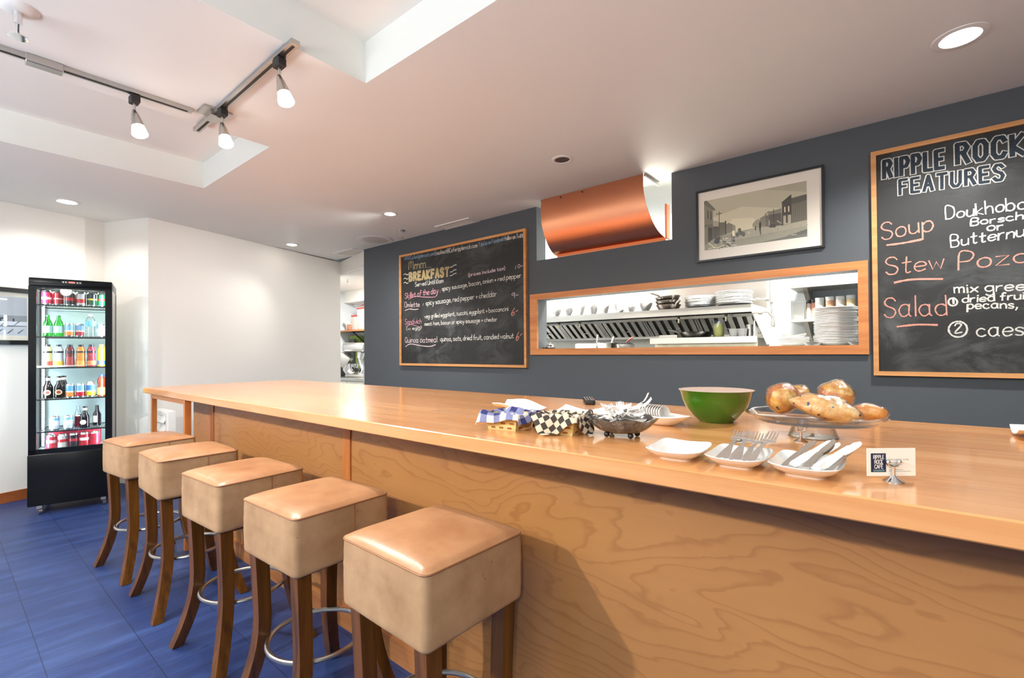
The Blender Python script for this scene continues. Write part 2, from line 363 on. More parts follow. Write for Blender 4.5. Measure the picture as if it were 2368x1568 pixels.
# doorway to the kitchen: lintel, and the kitchen shell
struct(MB().prism([(-6.216, 3.689, 2.375), (-5.278, YW, 2.375), (-5.278, Y1+.05, 2.375), (-6.216, 3.82, 2.375)], (0, 0, ZC-2.375)).build('wall_lintel', m_white, smooth=0))
struct(MB().box(-5.281, -5.2785, YW-.006, Y1, 0, .98).build('trim_1', m_white, smooth=0))
struct(MB().box(-8.1, XR, 5.0, 5.1, 0, 2.8).build('wall_kitchen_back', m_kwall, smooth=0))
struct(MB().box(-8.03, -7.93, 3.2, 5.0, 0, 2.6).build('wall_kitchen_left', m_kwall, smooth=0))
struct(MB().prism([(-6.34, 3.65, 0), (-7.93, 3.2, 0), (-7.93, 3.1, 0), (-6.34, 3.55, 0)], (0, 0, 2.6)).build('wall_kitchen_front', m_kwall, smooth=0))
c = MB(); c.box(-8.1, -5.0, 3.84, 5.0, 2.372, 2.5); c.box(-5.0, XR, Y1, 5.0, 2.72, 2.8); pass
c.prism([(-8.1, 3.1, 2.372), (-6.216, 3.7, 2.372), (-5.0, 3.61, 2.372), (-5.0, 3.84, 2.372), (-8.1, 3.84, 2.372)], (0, 0, .128))
struct(c.build('ceiling_kitchen', m_ceil, smooth=0))
struct(MB().box(-5.05, -5.0, Y1, 5.0, 0, 2.8).build('wall_spill_block', m_kwall, smooth=0))  # unseen wall, added to stop kitchen light spilling onto the middle wall
struct(MB().box(-7.93, -7.1, 4.78, 5.0, 2.17, 2.372).build('wall_soffit', m_white, smooth=0))
# hatch frame: four mitred boards
c = MB(); X0, X1, Z0, Z1 = -2.602, -.129, 1.219, 1.769
out = [(X0, Z0), (X1, Z0), (X1, Z1), (X0, Z1)]; inn = [(WX0+.004, WZ0+.002), (WX1-.002, WZ0+.002), (WX1-.002, WZ1-.002), (WX0+.004, WZ1-.002)]
for k in range(4):
    a, b2, d, e = out[k], out[(k+1) % 4], inn[(k+1) % 4], inn[k]
    c.prism([(p[0], YW-.001, p[1]) for p in (a, b2, d, e)], (0, -.022, 0))
struct(c.build('window_1', m_fir, smooth=0))
struct(MB().box(WX0+.002, WX1-.002, YW-.02, 4.02, WZ0-.035, WZ0).build('trim_2', m_kwhite, smooth=0))

# ------------------------------------------------------------------ counter
ct = MB(); ct.rbox(-4.18, 1.7, .99, 2.118, .957, 1.0, .003, 1); ct.rbox(-4.428, -4.181, .99, 2.118, .957, 1.0, .003, 1)
tag(ct.build('countertop', m_counter), 'long glossy maple butcher block countertop running the length of the room', 'countertop')
cb = thing('counter_base', 'birch plywood fronted base carrying the long maple countertop', 'counter', (0, 1.185, 0))
def part(name, mb, mat, par, smooth=35): return mb.build(name, mat, par, smooth)
ZB = .957; YP = 0.0
for x0, x1 in ((-3.95, -3.655), (-3.567, -1.972), (-1.911, .36), (.42, 1.7)):
    part('panel', MB().box(x0, x1, YP, .018, .09, ZB-.001), m_ply, cb, 0)
for x0, x1 in ((-3.655, -3.567), (-1.972, -1.911), (.36, .42)):
    part('trim_post', MB().box(x0, x1, -.006, .02, .09, ZB-.001), m_trim, cb, 0)
part('kick_board', MB().box(-3.95, 1.7, -.012, .018, 0, .09), m_trim_x, cb, 0)
part('end_panel', MB().box(-3.968, -3.95, YP, .90, 0, ZB-.001), m_ply, cb, 0)
part('back_panel', MB().box(-3.95, 1.7, .89, .905, 0, ZB-.001), m_ply, cb, 0)
part('support_leg', MB().box(-4.262, -4.228, -.185, -.155, 0, ZB-.001), m_trim, cb, 0)
part('support_leg', MB().box(-3.538, -3.508, -.185, -.15, 0, ZB-.001), m_trim, cb, 0)
part('apron', MB().box(-4.228, -3.538, -.184, -.164, ZB-.03, ZB-.001), m_trim_x, cb, 0)

# white louvred vent box seen through the open bay under the left end of the counter
vb = thing('louvred_heater', 'off-white louvred heater box in the open bay under the left end of the counter', 'heater', (-5.18, 1.30, 0))
hb = MB(); hb.prism([(-.20, 0, 0), (-.20, 0, .735), (-.20, .05, .742), (-.20, .05, 0)], (.40, 0, 0)); part('housing', hb, m_wplast, vb)
part('louvre_frame', MB().box(-.17, .17, -.012, 0, .70, .73).box(-.17, -.145, -.012, 0, .1, .70).box(.145, .17, -.012, 0, .1, .70), m_wplast, vb, 0)
for k in range(7):
    z = .64-.085*k
    part('louvre', MB().prism([(-.143, -.002, z+.05), (-.143, -.03, z), (-.143, -.026, z-.006), (-.143, .0, z+.04)], (.286, 0, 0)), m_wplast, vb, 0)

# ------------------------------------------------------------------ bar stools
def make_stool():
    r = thing('bar_stool', '', 'stool', group='leather bar stools along the counter')
    W, D, Z0, Z1 = .182, .176, .555, .742
    bm = bmesh.new(); bmesh.ops.create_cube(bm, size=1)
    for v in bm.verts: v.co = Vector((v.co.x*2*W, v.co.y*2*D, (Z0+Z1)/2+v.co.z*(Z1-Z0)))
    vert = [e for e in bm.edges if abs(e.verts[0].co.x-e.verts[1].co.x) < 1e-6 and abs(e.verts[0].co.y-e.verts[1].co.y) < 1e-6]
    bmesh.ops.bevel(bm, geom=vert, offset=.022, segments=4, profile=.5, affect='EDGES')
    bot = [e for e in bm.edges if all(abs(v.co.z-Z0) < 1e-5 for v in e.verts)]
    bmesh.ops.bevel(bm, geom=bot, offset=.012, segments=3, profile=.5, affect='EDGES')
    bmesh.ops.subdivide_edges(bm, edges=[e for e in bm.edges if abs(e.verts[0].co.z-e.verts[1].co.z) > .1], cuts=14)
    rnd = random.Random(3)
    for v in bm.verts:
        t = (v.co.z-Z0)/(Z1-Z0)
        if 0.05 < t < .98:
            corner = max(0, abs(v.co.x)/W-.8)*max(0, abs(v.co.y)/D-.8)*25
            k = 1+.010*math.sin(t*PI)+corner*.0045*math.sin(t*33+v.co.x*40)*(.45 < t < .93)
            v.co.x *= k; v.co.y *= k
    m = MB(); m.bm(bm); part('seat_side', m, m_nubuck, r, 50)
    def top(u, v):
        x, y = 2*u-1, 2*v-1
        # rounded-rectangle outline that follows the seat corners
        rx, ry = W*x, D*y; cr = .022
        ex, ey = abs(rx)-(W-cr), abs(ry)-(D-cr)
        if ex > 0 and ey > 0:
            l = max(ex, ey); q = math.hypot(ex, ey)
            if q > 1e-6: rx = math.copysign(W-cr+ex*l/q, rx); ry = math.copysign(D-cr+ey*l/q, ry)
        b = (1-abs(x)**4)*(1-abs(y)**4)
        s = (1-x**8)*(1-y**8)
        return (rx, ry, Z1-.001+.014*b+.010*math.sqrt(max(0, s)))
    m = MB(); m.grid(top, 32, 32); part('seat_top', m, m_leath, r, 60)
    pts = []
    for cx, cy, a0 in ((W-.022, D-.022, 0), (-W+.022, D-.022, 90), (-W+.022, -D+.022, 180), (W-.022, -D+.022, 270)):
        for k in range(5): a = math.radians(a0+22.5*k); pts.append((cx+.0225*math.cos(a), cy+.0225*math.sin(a), Z1-.003))
    part('welt', MB().tube(pts, .0028, 6, 0, True), m_seam, r)
    part('stitch_seam', MB().box(W-.004, W+.0032, .03, .0318, Z0+.01, Z1-.005), m_seam, r, 0)
    for sx in (-1, 1):
        for sy in (-1, 1):
            P = []; Wd = []; Hd = []
            for k in range(13):
                t = k/12; z = Z0*(1-t)+.002
                f = .142+.004*math.sin(t*PI)*-1+.062*max(0, (t-.42)/.58)**1.7
                P.append((sx*f, sy*(f-.006-.012*t), z)); q = .046-.005*t; Wd.append(q); Hd.append(q)
            part('leg', MB().sweep(P, Wd, Hd), m_leg, r, 40)
    part('foot_ring', MB().tube([(.160*math.cos(2*PI*k/48), .160*math.sin(2*PI*k/48), .25) for k in range(48)], .0085, 10, 0, True), m_satin, r)
    part('underframe', MB().box(-.15, .15, -.145, .145, Z0-.012, Z0+.004), m_leg, r, 0)
    return r
st0 = make_stool()
for i, (x, y, a, lab) in enumerate([
    (-1.012, .882, -1.5, 'tan leather bar stool closest to the camera, with dark spots on its seat sides'),
    (-1.612, .862, 1.5, 'tan leather bar stool, second counting back from the one closest to the camera'),
    (-2.21, .848, 3, 'tan leather bar stool in the middle of the row of five'),
    (-2.878, .838, -.5, 'tan leather bar stool, next to the farthest stool by the drinks fridge'),
    (-3.49, .815, 6, 'tan leather bar stool at the far end of the row, beside the drinks fridge')]):
    o = st0 if i == 4 else dup(st0); place(o, (x, y, 0), math.radians(a), lab)
    if i == 0: bpy.data.objects.remove([q for q in o.children if q.name.startswith('stitch')][0])

# ------------------------------------------------------------------ hand lettering: single-stroke letters drawn as flat chalk ribbons
G = {
'a':"4.3 4 3 5 1 4.5 0 2.5 1 .3 2.5 0 4 1;4.3 5 4.2 1 5 0", 'b':"0 9 0 0;0 3.5 1.5 5 3.5 4.8 4.5 2.5 3.5 .3 1.5 0 0 1", 'c':"4 4.2 2.5 5 .8 4.3 0 2.5 .8 .6 2.5 0 4.2 .8",
'd':"4.4 9 4.4 0;4.4 4 3 5 1 4.6 0 2.5 1 .3 3 0 4.4 1.2", 'e':"0 2.6 4.3 2.8 3.8 4.5 2.2 5 .6 4.2 0 2.4 .8 .5 2.4 0 4.2 .8", 'f':"3.6 8.2 2.6 9 1.6 8 1.4 4 1.4 0;0 5 3.2 5.2",
'g':"4.3 4.2 2.6 5 .8 4.4 0 2.6 .8 .6 2.6 .3 4.2 1.6;4.3 5 4.4 -1.5 3.4 -3.2 1.6 -3.4 .4 -2.4", 'h':"0 9 0 0;0 3.2 1.5 4.8 3.2 4.8 4 3.4 4 0", 'i':".5 5 .5 0;.5 6.8 .6 7.4",
'k':"0 9 0 0;3.6 5 0 2 3.8 0", 'l':".5 9 .5 0", 'm':"0 5 0 0;0 3.4 1.2 4.9 2.4 4.6 2.7 3 2.7 0;2.7 3.4 4 4.9 5.2 4.6 5.5 3 5.5 0", 'n':"0 5 0 0;0 3.2 1.5 4.9 3.2 4.8 4 3.4 4 0",
'o':"2.2 5 .6 4.2 0 2.5 .7 .6 2.2 0 3.8 .6 4.4 2.5 3.8 4.3 2.2 5", 'p':"0 5 0 -3.5;0 3.5 1.5 5 3.4 4.8 4.4 2.6 3.4 .4 1.5 0 0 1.2", 'q':"4.4 5 4.4 -3.5;4.4 3.8 2.8 5 .9 4.6 0 2.5 .9 .4 2.8 0 4.4 1.3",
'r':"0 5 0 0;0 3 1.2 4.7 3 5", 's':"3.6 4.3 2.2 5 .6 4.4 .6 3.2 3 2.1 3.6 1 2.4 0 .2 .5", 't':"1.6 7.8 1.6 1 2.4 0 3.4 .4;0 5 3.4 5.2", 'u':"0 5 0 1.4 1 .1 2.6 .2 4 1.6;4 5 4 0",
'v':"0 5 2 0 4 5", 'w':"0 5 1.3 0 2.8 4 4.2 0 5.6 5", 'x':"0 5 4 0;4 5 0 0", 'y':"0 5 2 .6;4.2 5 1.4 -3.2 .2 -3.4", 'z':"0 5 4 5 0 0 4.2 0",
'A':"0 0 2.6 9 5.2 0;.9 3.2 4.3 3.2", 'B':"0 0 0 9 3.4 9 4.4 7.2 3.4 5 0 5;3.4 5 4.8 2.6 3.6 0 0 0", 'C':"5 7.4 4 9 1.4 9 0 7 0 2 1.4 0 4 0 5 1.6", 'D':"0 0 0 9 3 9 5 6.8 5 2.2 3 0 0 0", 'E':"4.4 9 0 9 0 0 4.4 0;0 4.6 3.6 4.6",
'F':"4.4 9 0 9 0 0;0 4.8 3.6 4.8", 'I':".6 9 .6 0", 'K':"0 9 0 0;4.6 9 0 4 4.8 0", 'L':"0 9 0 0 4 0", 'M':"0 0 .4 8 1.8 9 2.6 6 2.7 2;2.6 6 4 9 5.4 8 5.7 0", 'N':"0 0 0 9 4.6 0 4.6 9",
'O':"1.4 0 0 2 0 7 1.4 9 3.6 9 5 7 5 2 3.6 0 1.4 0", 'P':"0 0 0 9 3.4 9 4.8 6.8 3.4 4.2 0 4.2", 'Q':"2.5 9 .5 7.5 0 4 .8 1 2.5 0 4.2 1 5 4 4.5 7.5 2.5 9;3.2 2.4 5.6 -1", 'R':"0 0 0 9 3.4 9 4.8 7 3.4 4.8 0 4.8;2.6 4.8 5 0",
'S':"4.6 7.6 3.4 9 1.2 9 0 7.2 1 5.4 3.8 4 4.8 2.2 3.6 0 1.2 0 0 1.4", 'T':"0 9 5 9;2.5 9 2.5 0", 'U':"0 9 0 2 1.4 0 3.6 0 5 2 5 9", 'W':"0 9 1.6 0 3.2 7 4.8 0 6.4 9",
'0':"2 9 .5 7.5 0 4.5 .5 1.4 2 0 3.6 1.4 4 4.5 3.6 7.5 2 9", '1':".6 9 .6 0", '2':"0 7 1 9 3.2 8.6 3.8 6.6 0 0 4.4 .2", '6':"3.6 9 1.2 6 0 2.6 1 .2 3 .2 3.8 2.2 2.8 4 .4 3.2", '9':"3.8 8 2 9 .2 7.6 .6 5.6 2.4 5.2 3.8 7.8 3.4 0",
'.':".3 .2 .5 0", ',':".8 .8 .6 -.6 0 -2", ':':".3 1 .4 1.4;.3 4 .4 4.4", '+':"1.8 4.6 1.8 .8;0 2.7 3.6 2.7", '-':"0 3 2.6 3.1", '(':"1.8 9.5 .3 6 .3 2.6 1.8 -1.2", ')':"0 9.5 1.5 6 1.5 2.6 0 -1.2",
'"':".2 9.4 .3 7.4;1.4 9.4 1.5 7.4", '@':"4.6 3 3 2 2.4 4 3.4 5.4 4.8 4.6 4.8 2.6 6.2 2.2 6.8 5 5.6 7.8 3 8.4 .8 6.8 0 3.6 1 .6 3.6 -.6 6 .2", 'É':"4.4 9 0 9 0 0 4.4 0;0 4.6 3.6 4.6;1.6 10.4 3 11.6"}
SHARP = set('AEFIKLMNTWvwxzkl1+-')
def catmull(p, k=4):
    if len(p) < 3: return p
    r = []
    for i in range(len(p)-1):
        a = p[max(i-1, 0)]; b = p[i]; c = p[i+1]; d = p[min(i+2, len(p)-1)]
        for j in range(k):
            t = j/k
            r.append(tuple(.5*((2*b[m])+(-a[m]+c[m])*t+(2*a[m]-5*b[m]+4*c[m]-d[m])*t*t+(-a[m]+3*b[m]-3*c[m]+d[m])*t**3) for m in (0, 1)))
    return r+[p[-1]]
def layout(txt, x0, z0, x1, z1, h, rnd, jit=.25, curvy=True, gap=1.5):
    """strokes of a written line: list of 2d polylines"""
    S = []; x = 0
    for ch in txt:
        if ch == ' ': x += 2.6; continue
        st = []; wd = 0; oy = rnd.uniform(-jit, jit); sh = rnd.uniform(-.05, .07)*jit*4; ks = 1+rnd.uniform(-.08, .08)*jit*4
        for part_ in G[ch].split(';'):
            v = [float(q) for q in part_.split()]; p = list(zip(v[::2], v[1::2]))
            wd = max(wd, max(q[0] for q in p))
            if curvy and ch not in SHARP: p = catmull(p)
            st.append(p)
        for p in st: S.append([(x+a+b*sh, b*ks+oy) for a, b in p])
        x += wd+gap
    W = x-gap; kx = math.hypot(x1-x0, z1-z0)/W; kz = h/9; sl = (z1-z0)/max(1e-6, x1-x0)
    return [[(x0+a*kx, z0+a*kx*sl+b*kz) for a, b in p] for p in S]
LAY = [0]
def ribbon(m, p, wd, y, rnd=None, mi=0, disc=0):
    LAY[0] = (LAY[0]+1) % 12; y -= LAY[0]*4e-5     # chalk strokes lie one over the other
    n = len(p); L = []; R = []
    for i in range(n):
        a = p[max(i-1, 0)]; b = p[min(i+1, n-1)]; d = (b[0]-a[0], b[1]-a[1]); l = math.hypot(*d) or 1; d = (d[0]/l, d[1]/l)
        q = wd/2*(1 if not rnd else rnd.uniform(.75, 1.2)); e = (-wd*.3 if i == 0 else wd*.3 if i == n-1 else 0)
        c = (p[i][0]+d[0]*e, p[i][1]+d[1]*e)
        L.append((c[0]-d[1]*q, y-i*4e-6, c[1]+d[0]*q)); R.append((c[0]+d[1]*q, y-i*4e-6, c[1]-d[0]*q))
    if disc:                       # square-ended block strokes: separate segments joined by round pads
        for i in range(n-1):
            a, b = p[i], p[i+1]; d = (b[0]-a[0], b[1]-a[1]); l = math.hypot(*d) or 1; d = (d[0]/l*wd/2, d[1]/l*wd/2)
            ea = .8 if i == 0 else 0; eb = .8 if i == n-2 else 0
            A = (a[0]-d[0]*ea, a[1]-d[1]*ea); B = (b[0]+d[0]*eb, b[1]+d[1]*eb)
            m.poly([(A[0]-d[1], y-i*3e-5, A[1]+d[0]), (A[0]+d[1], y-i*3e-5, A[1]-d[0]), (B[0]+d[1], y-i*3e-5, B[1]-d[0]), (B[0]-d[1], y-i*3e-5, B[1]+d[0])], mi)
        for i, a in enumerate(p[1:-1]): m.poly([(a[0]+wd*.51*math.cos(t*PI/6), y-(20+i)*2e-5, a[1]+wd*.51*math.sin(t*PI/6)) for t in range(12)], mi)
        return
    b = len(m.v); m.add(L+R, [(i, i+1, n+i+1, n+i) for i in range(n-1)], mi)
CM = {'W': ch_white, 'B': ch_blue, 'P': ch_pale, 'R': ch_pink, 'C': ch_red, 'Y': ch_yell}
def write_lines(lines, marks, parent, x_off, z_off, y, wd, seed):
    rnd = random.Random(seed)
    for txt, x0, z0, x1, z1, h, mk, style in lines:
        x0 -= x_off; x1 -= x_off; z0 -= z_off; z1 -= z_off; m = MB()
        if style == 1:
            big = h*.21; e = big*.5
            S = layout(txt, x0+e, z0+e, x1-e, z1+e, h-big, rnd, .08, False, 3.4)
            for p in S: ribbon(m, p, big+.004, y, None, 0, 1)
            for p in S: ribbon(m, p, big-.0062, y-.0016, None, 1, 1)
            mats = [ch_yell, ch_tan] if mk == 'K' else [ch_white, ch_slate]
            part('chalk_lettering', m, mats, parent, 0)
        else:
            S = layout(txt, x0, z0, x1, z1, h, rnd)
            q = wd*(1.05 if style == 2 and h > .135 else .66 if style == 2 else 1.15 if h > .06 else 1)
            for p in S: ribbon(m, p, q, y, rnd)
            part('chalk_lettering', m, CM[mk], parent, 0)
    for pts, mk, q in marks:
        m = MB(); ribbon(m, catmull([(a-x_off, b-z_off) for a, b in pts], 5), q, y, rnd); part('chalk_line', m, CM[mk], parent, 0)
TEXT_BREAKFAST = [('WWW.Caferipplerock.com', -4.434, 2.319, -3.912, 2.311, 0.041, 'B', 0), ('Email:eat@Caferipplerock.com', -3.898, 2.309, -3.264, 2.305, 0.045, 'W', 0), ('"Like"us on Facebook', -3.241, 2.305, -2.913, 2.317, 0.04, 'B', 0), ('Follow on Twitter', -2.899, 2.316, -2.651, 2.31, 0.039, 'W', 0), ('Mmm...', -4.354, 2.203, -3.969, 2.183, 0.098, 'Y', 0), ('BREAKFAST', -4.351, 2.063, -3.676, 2.05, 0.108, 'K', 1), ('Served Until 10am', -4.24, 1.996, -3.769, 1.997, 0.046, 'W', 0), ('(prices include tax)', -3.394, 2.02, -2.901, 2.035, 0.035, 'P', 0), ('1 0-', -2.775, 2.027, -2.688, 2.037, 0.029, 'P', 0), ('Skillet of the day :', -4.422, 1.876, -3.819, 1.891, 0.062, 'R', 0), ('spicy sausage, bacon, onion + red pepper', -3.788, 1.909, -2.706, 1.941, 0.046, 'W', 0), ('Omlette', -4.428, 1.775, -4.164, 1.764, 0.056, 'P', 0), (':', -4.125, 1.771, -4.106, 1.771, 0.044, 'P', 0), ('spicy sausage, red pepper + cheddar', -4.058, 1.771, -3.012, 1.79, 0.052, 'W', 0), ('9-', -2.82, 1.75, -2.744, 1.763, 0.051, 'P', 0), ('veg: grilled eggplant, zuccini, eggplant + bocconcini', -4.078, 1.626, -2.866, 1.64, 0.044, 'W', 0), ('6-', -2.828, 1.584, -2.753, 1.61, 0.064, 'C', 0), ('Sandwich', -4.424, 1.574, -4.132, 1.575, 0.056, 'R', 0), ('(w egg)', -4.399, 1.504, -4.137, 1.511, 0.038, 'W', 0), ('meat: ham, bacon or spicy sausage + chedar', -4.079, 1.545, -3.007, 1.548, 0.041, 'W', 0), ('Quinoa oatmeal', -4.426, 1.363, -3.874, 1.358, 0.062, 'P', 0), (':quinoa, oats, dried fruit, candied walnut', -3.828, 1.366, -2.803, 1.377, 0.05, 'W', 0), ('6-', -2.772, 1.347, -2.711, 1.385, 0.066, 'C', 0)]
MARKS_BREAKFAST = [([(-3.662, 2.15), (-3.632, 2.148), (-3.606, 2.161), (-3.567, 2.163)], 'W', 0.009), ([(-3.662, 2.098), (-3.632, 2.097), (-3.606, 2.11), (-3.568, 2.113)], 'W', 0.009), ([(-3.663, 2.059), (-3.632, 2.059), (-3.607, 2.071), (-3.568, 2.074)], 'W', 0.009), ([(-4.443, 2.154), (-4.414, 2.164), (-4.388, 2.146), (-4.36, 2.151)], 'W', 0.008), ([(-4.444, 2.104), (-4.414, 2.114), (-4.389, 2.097), (-4.361, 2.102)], 'W', 0.008), ([(-4.444, 2.055), (-4.415, 2.065), (-4.389, 2.048), (-4.361, 2.053)], 'W', 0.008), ([(-4.36, 1.86), (-4.243, 1.885), (-4.095, 1.867), (-3.916, 1.853), (-3.869, 1.877)], 'R', 0.006), ([(-4.423, 1.735), (-4.345, 1.748), (-4.254, 1.736), (-4.189, 1.738)], 'P', 0.008), ([(-4.409, 1.547), (-4.316, 1.569), (-4.216, 1.546), (-4.127, 1.526)], 'R', 0.006), ([(-4.416, 1.316), (-4.328, 1.345), (-4.148, 1.324), (-3.995, 1.313), (-3.9, 1.331)], 'P', 0.009)]
TEXT_FEATURES = [('RIPPLE', -0.062, 2.22, 0.213, 2.215, 0.12, 'S', 1), ('ROCK', 0.245, 2.223, 0.511, 2.211, 0.124, 'S', 1), ('FEATURES', 0.01, 2.113, 0.436, 2.1, 0.097, 'S', 1), ('Soup', -0.063, 1.879, 0.157, 1.897, 0.094, 'C', 2), ('Doukhobor', 0.209, 1.946, 0.534, 1.947, 0.063, 'W', 2), ('Borscht', 0.305, 1.895, 0.522, 1.895, 0.038, 'W', 2), ('or', 0.365, 1.857, 0.422, 1.854, 0.043, 'W', 2), ('Butternut', 0.228, 1.793, 0.527, 1.812, 0.06, 'W', 2), ('Stew', -0.046, 1.673, 0.2, 1.681, 0.098, 'C', 2), ('Pozole', 0.255, 1.668, 0.598, 1.681, 0.086, 'C', 2), ('mix greens', 0.238, 1.545, 0.566, 1.537, 0.05, 'W', 2), ('1', 0.228, 1.488, 0.234, 1.489, 0.033, 'W', 0), ('dried fruit', 0.268, 1.492, 0.517, 1.496, 0.04, 'W', 2), ('pecans,', 0.287, 1.459, 0.467, 1.451, 0.041, 'W', 2), ('Salad', -0.057, 1.432, 0.207, 1.429, 0.113, 'C', 2), ('2', 0.237, 1.332, 0.264, 1.334, 0.046, 'W', 2), ('caesar', 0.321, 1.31, 0.572, 1.316, 0.079, 'W', 2)]
MARKS_FEATURES = [([(-0.04, 1.844), (0.031, 1.845), (0.107, 1.853)], 'C', 0.011), ([(-0.009, 1.626), (0.065, 1.636), (0.191, 1.626)], 'C', 0.011), ([(-0.0, 1.375), (0.084, 1.383), (0.167, 1.378)], 'C', 0.011), ([(0.249, 1.497), (0.246, 1.487), (0.24, 1.48), (0.231, 1.478), (0.222, 1.482), (0.216, 1.489), (0.214, 1.5), (0.216, 1.51), (0.223, 1.517), (0.231, 1.519), (0.24, 1.515), (0.246, 1.507), (0.249, 1.497)], 'W', 0.008), ([(0.285, 1.35), (0.28, 1.33), (0.267, 1.315), (0.249, 1.31), (0.231, 1.316), (0.218, 1.331), (0.213, 1.353), (0.219, 1.374), (0.232, 1.388), (0.25, 1.393), (0.268, 1.387), (0.281, 1.371), (0.285, 1.35)], 'W', 0.008)]
def chalkboard(label, x0, x1, z0, z1, lines, marks, wd, seed, fw=.034, wt=.03):
    cx, cz = (x0+x1)/2, (z0+z1)/2; W, H = (x1-x0)/2, (z1-z0)/2
    r = thing('chalkboard', label, 'chalkboard', (cx, YW-.001, cz))
    part('board_surface', MB().box(-W+.01, W-.01, -.016, -.002, -H+.01, H-.01), m_board, r, 0)
    m = MB(); o = [(-W, -H), (W, -H), (W, H), (-W, H)]; q = fw*.72
    i = [(-W+q, -H+q), (W-q, -H+q), (W-q, H-q), (-W+q, H-q)]
    for k in range(4):
        l = (k+1) % 4; m.prism([(p[0], 0, p[1]) for p in (o[k], o[l], i[l], i[k])], (0, -wt, 0))
    part('frame', m, m_oak, r, 0)
    write_lines(lines, marks, r, cx, cz, -.0168, wd, seed); return r
chalkboard('oak framed chalkboard with the handwritten breakfast menu, hung left of the serving hatch', -4.515, -2.643, 1.099, 2.386, TEXT_BREAKFAST, MARKS_BREAKFAST, .0062, 5)
chalkboard('tall oak framed chalkboard listing soup, stew and salad features at the right edge', -.109, 1.35, 1.097, 2.392, TEXT_FEATURES, MARKS_FEATURES, .0105, 6)

# ------------------------------------------------------------------ framed photographs
G_ = {k: plain('print_tone_%d' % k, srgb(*(min(255, int(k*1.12*q)) for q in (1, .975, .84))), .7) for k in (28, 50, 74, 98, 120, 142, 160, 178, 196, 212, 228)}
GB = {k: plain('print_cool_%d' % k, srgb(*(min(255, int(k*1.1*q)) for q in (.93, .96, 1))), .7) for k in (40, 70, 110, 150, 185, 205, 225)}
m_mat = plain('mat_board', srgb(246,238,224), .8); m_frame = plain('black_frame', (.008,.008,.009), .3)
def framed(name, label, loc, rz, W, H, fr, dep, matw, draw, tones):
    r = thing(name, label, 'picture', loc, rz); w2, h2 = W/2, H/2
    m = MB(); o = [(-w2, -h2), (w2, -h2), (w2, h2), (-w2, h2)]; i = [(-w2+fr, -h2+fr), (w2-fr, -h2+fr), (w2-fr, h2-fr), (-w2+fr, h2-fr)]
    for k in range(4): l = (k+1) % 4; m.prism([(p[0], 0, p[1]) for p in (o[k], o[l], i[l], i[k])], (0, -dep, 0))
    part('frame', m, m_frame, r, 0)
    part('mat', MB().box(-w2+fr*.5, w2-fr*.5, -.009, -.002, -h2+fr*.5, h2-fr*.5), m_mat, r, 0)
    a, b, c_, d = matw; m = MB(); ks = sorted(tones); lay = [0]
    def P(tone, *uv):   # polygon in print coordinates 0..1
        lay[0] += 1; y = -.0094-.000012*lay[0]
        m.poly([(-w2+a+u*(W-a-b), y, -h2+c_+v*(H-c_-d)) for u, v in uv], ks.index(min(ks, key=lambda q: abs(q-tone))))
    draw(P); part('print', m, [tones[k] for k in ks], r, 0)
    part('glazing', MB().box(-w2+fr*.8, w2-fr*.8, -.0150, -.0140, -h2+fr*.8, h2-fr*.8), m_glass, r, 0); return r
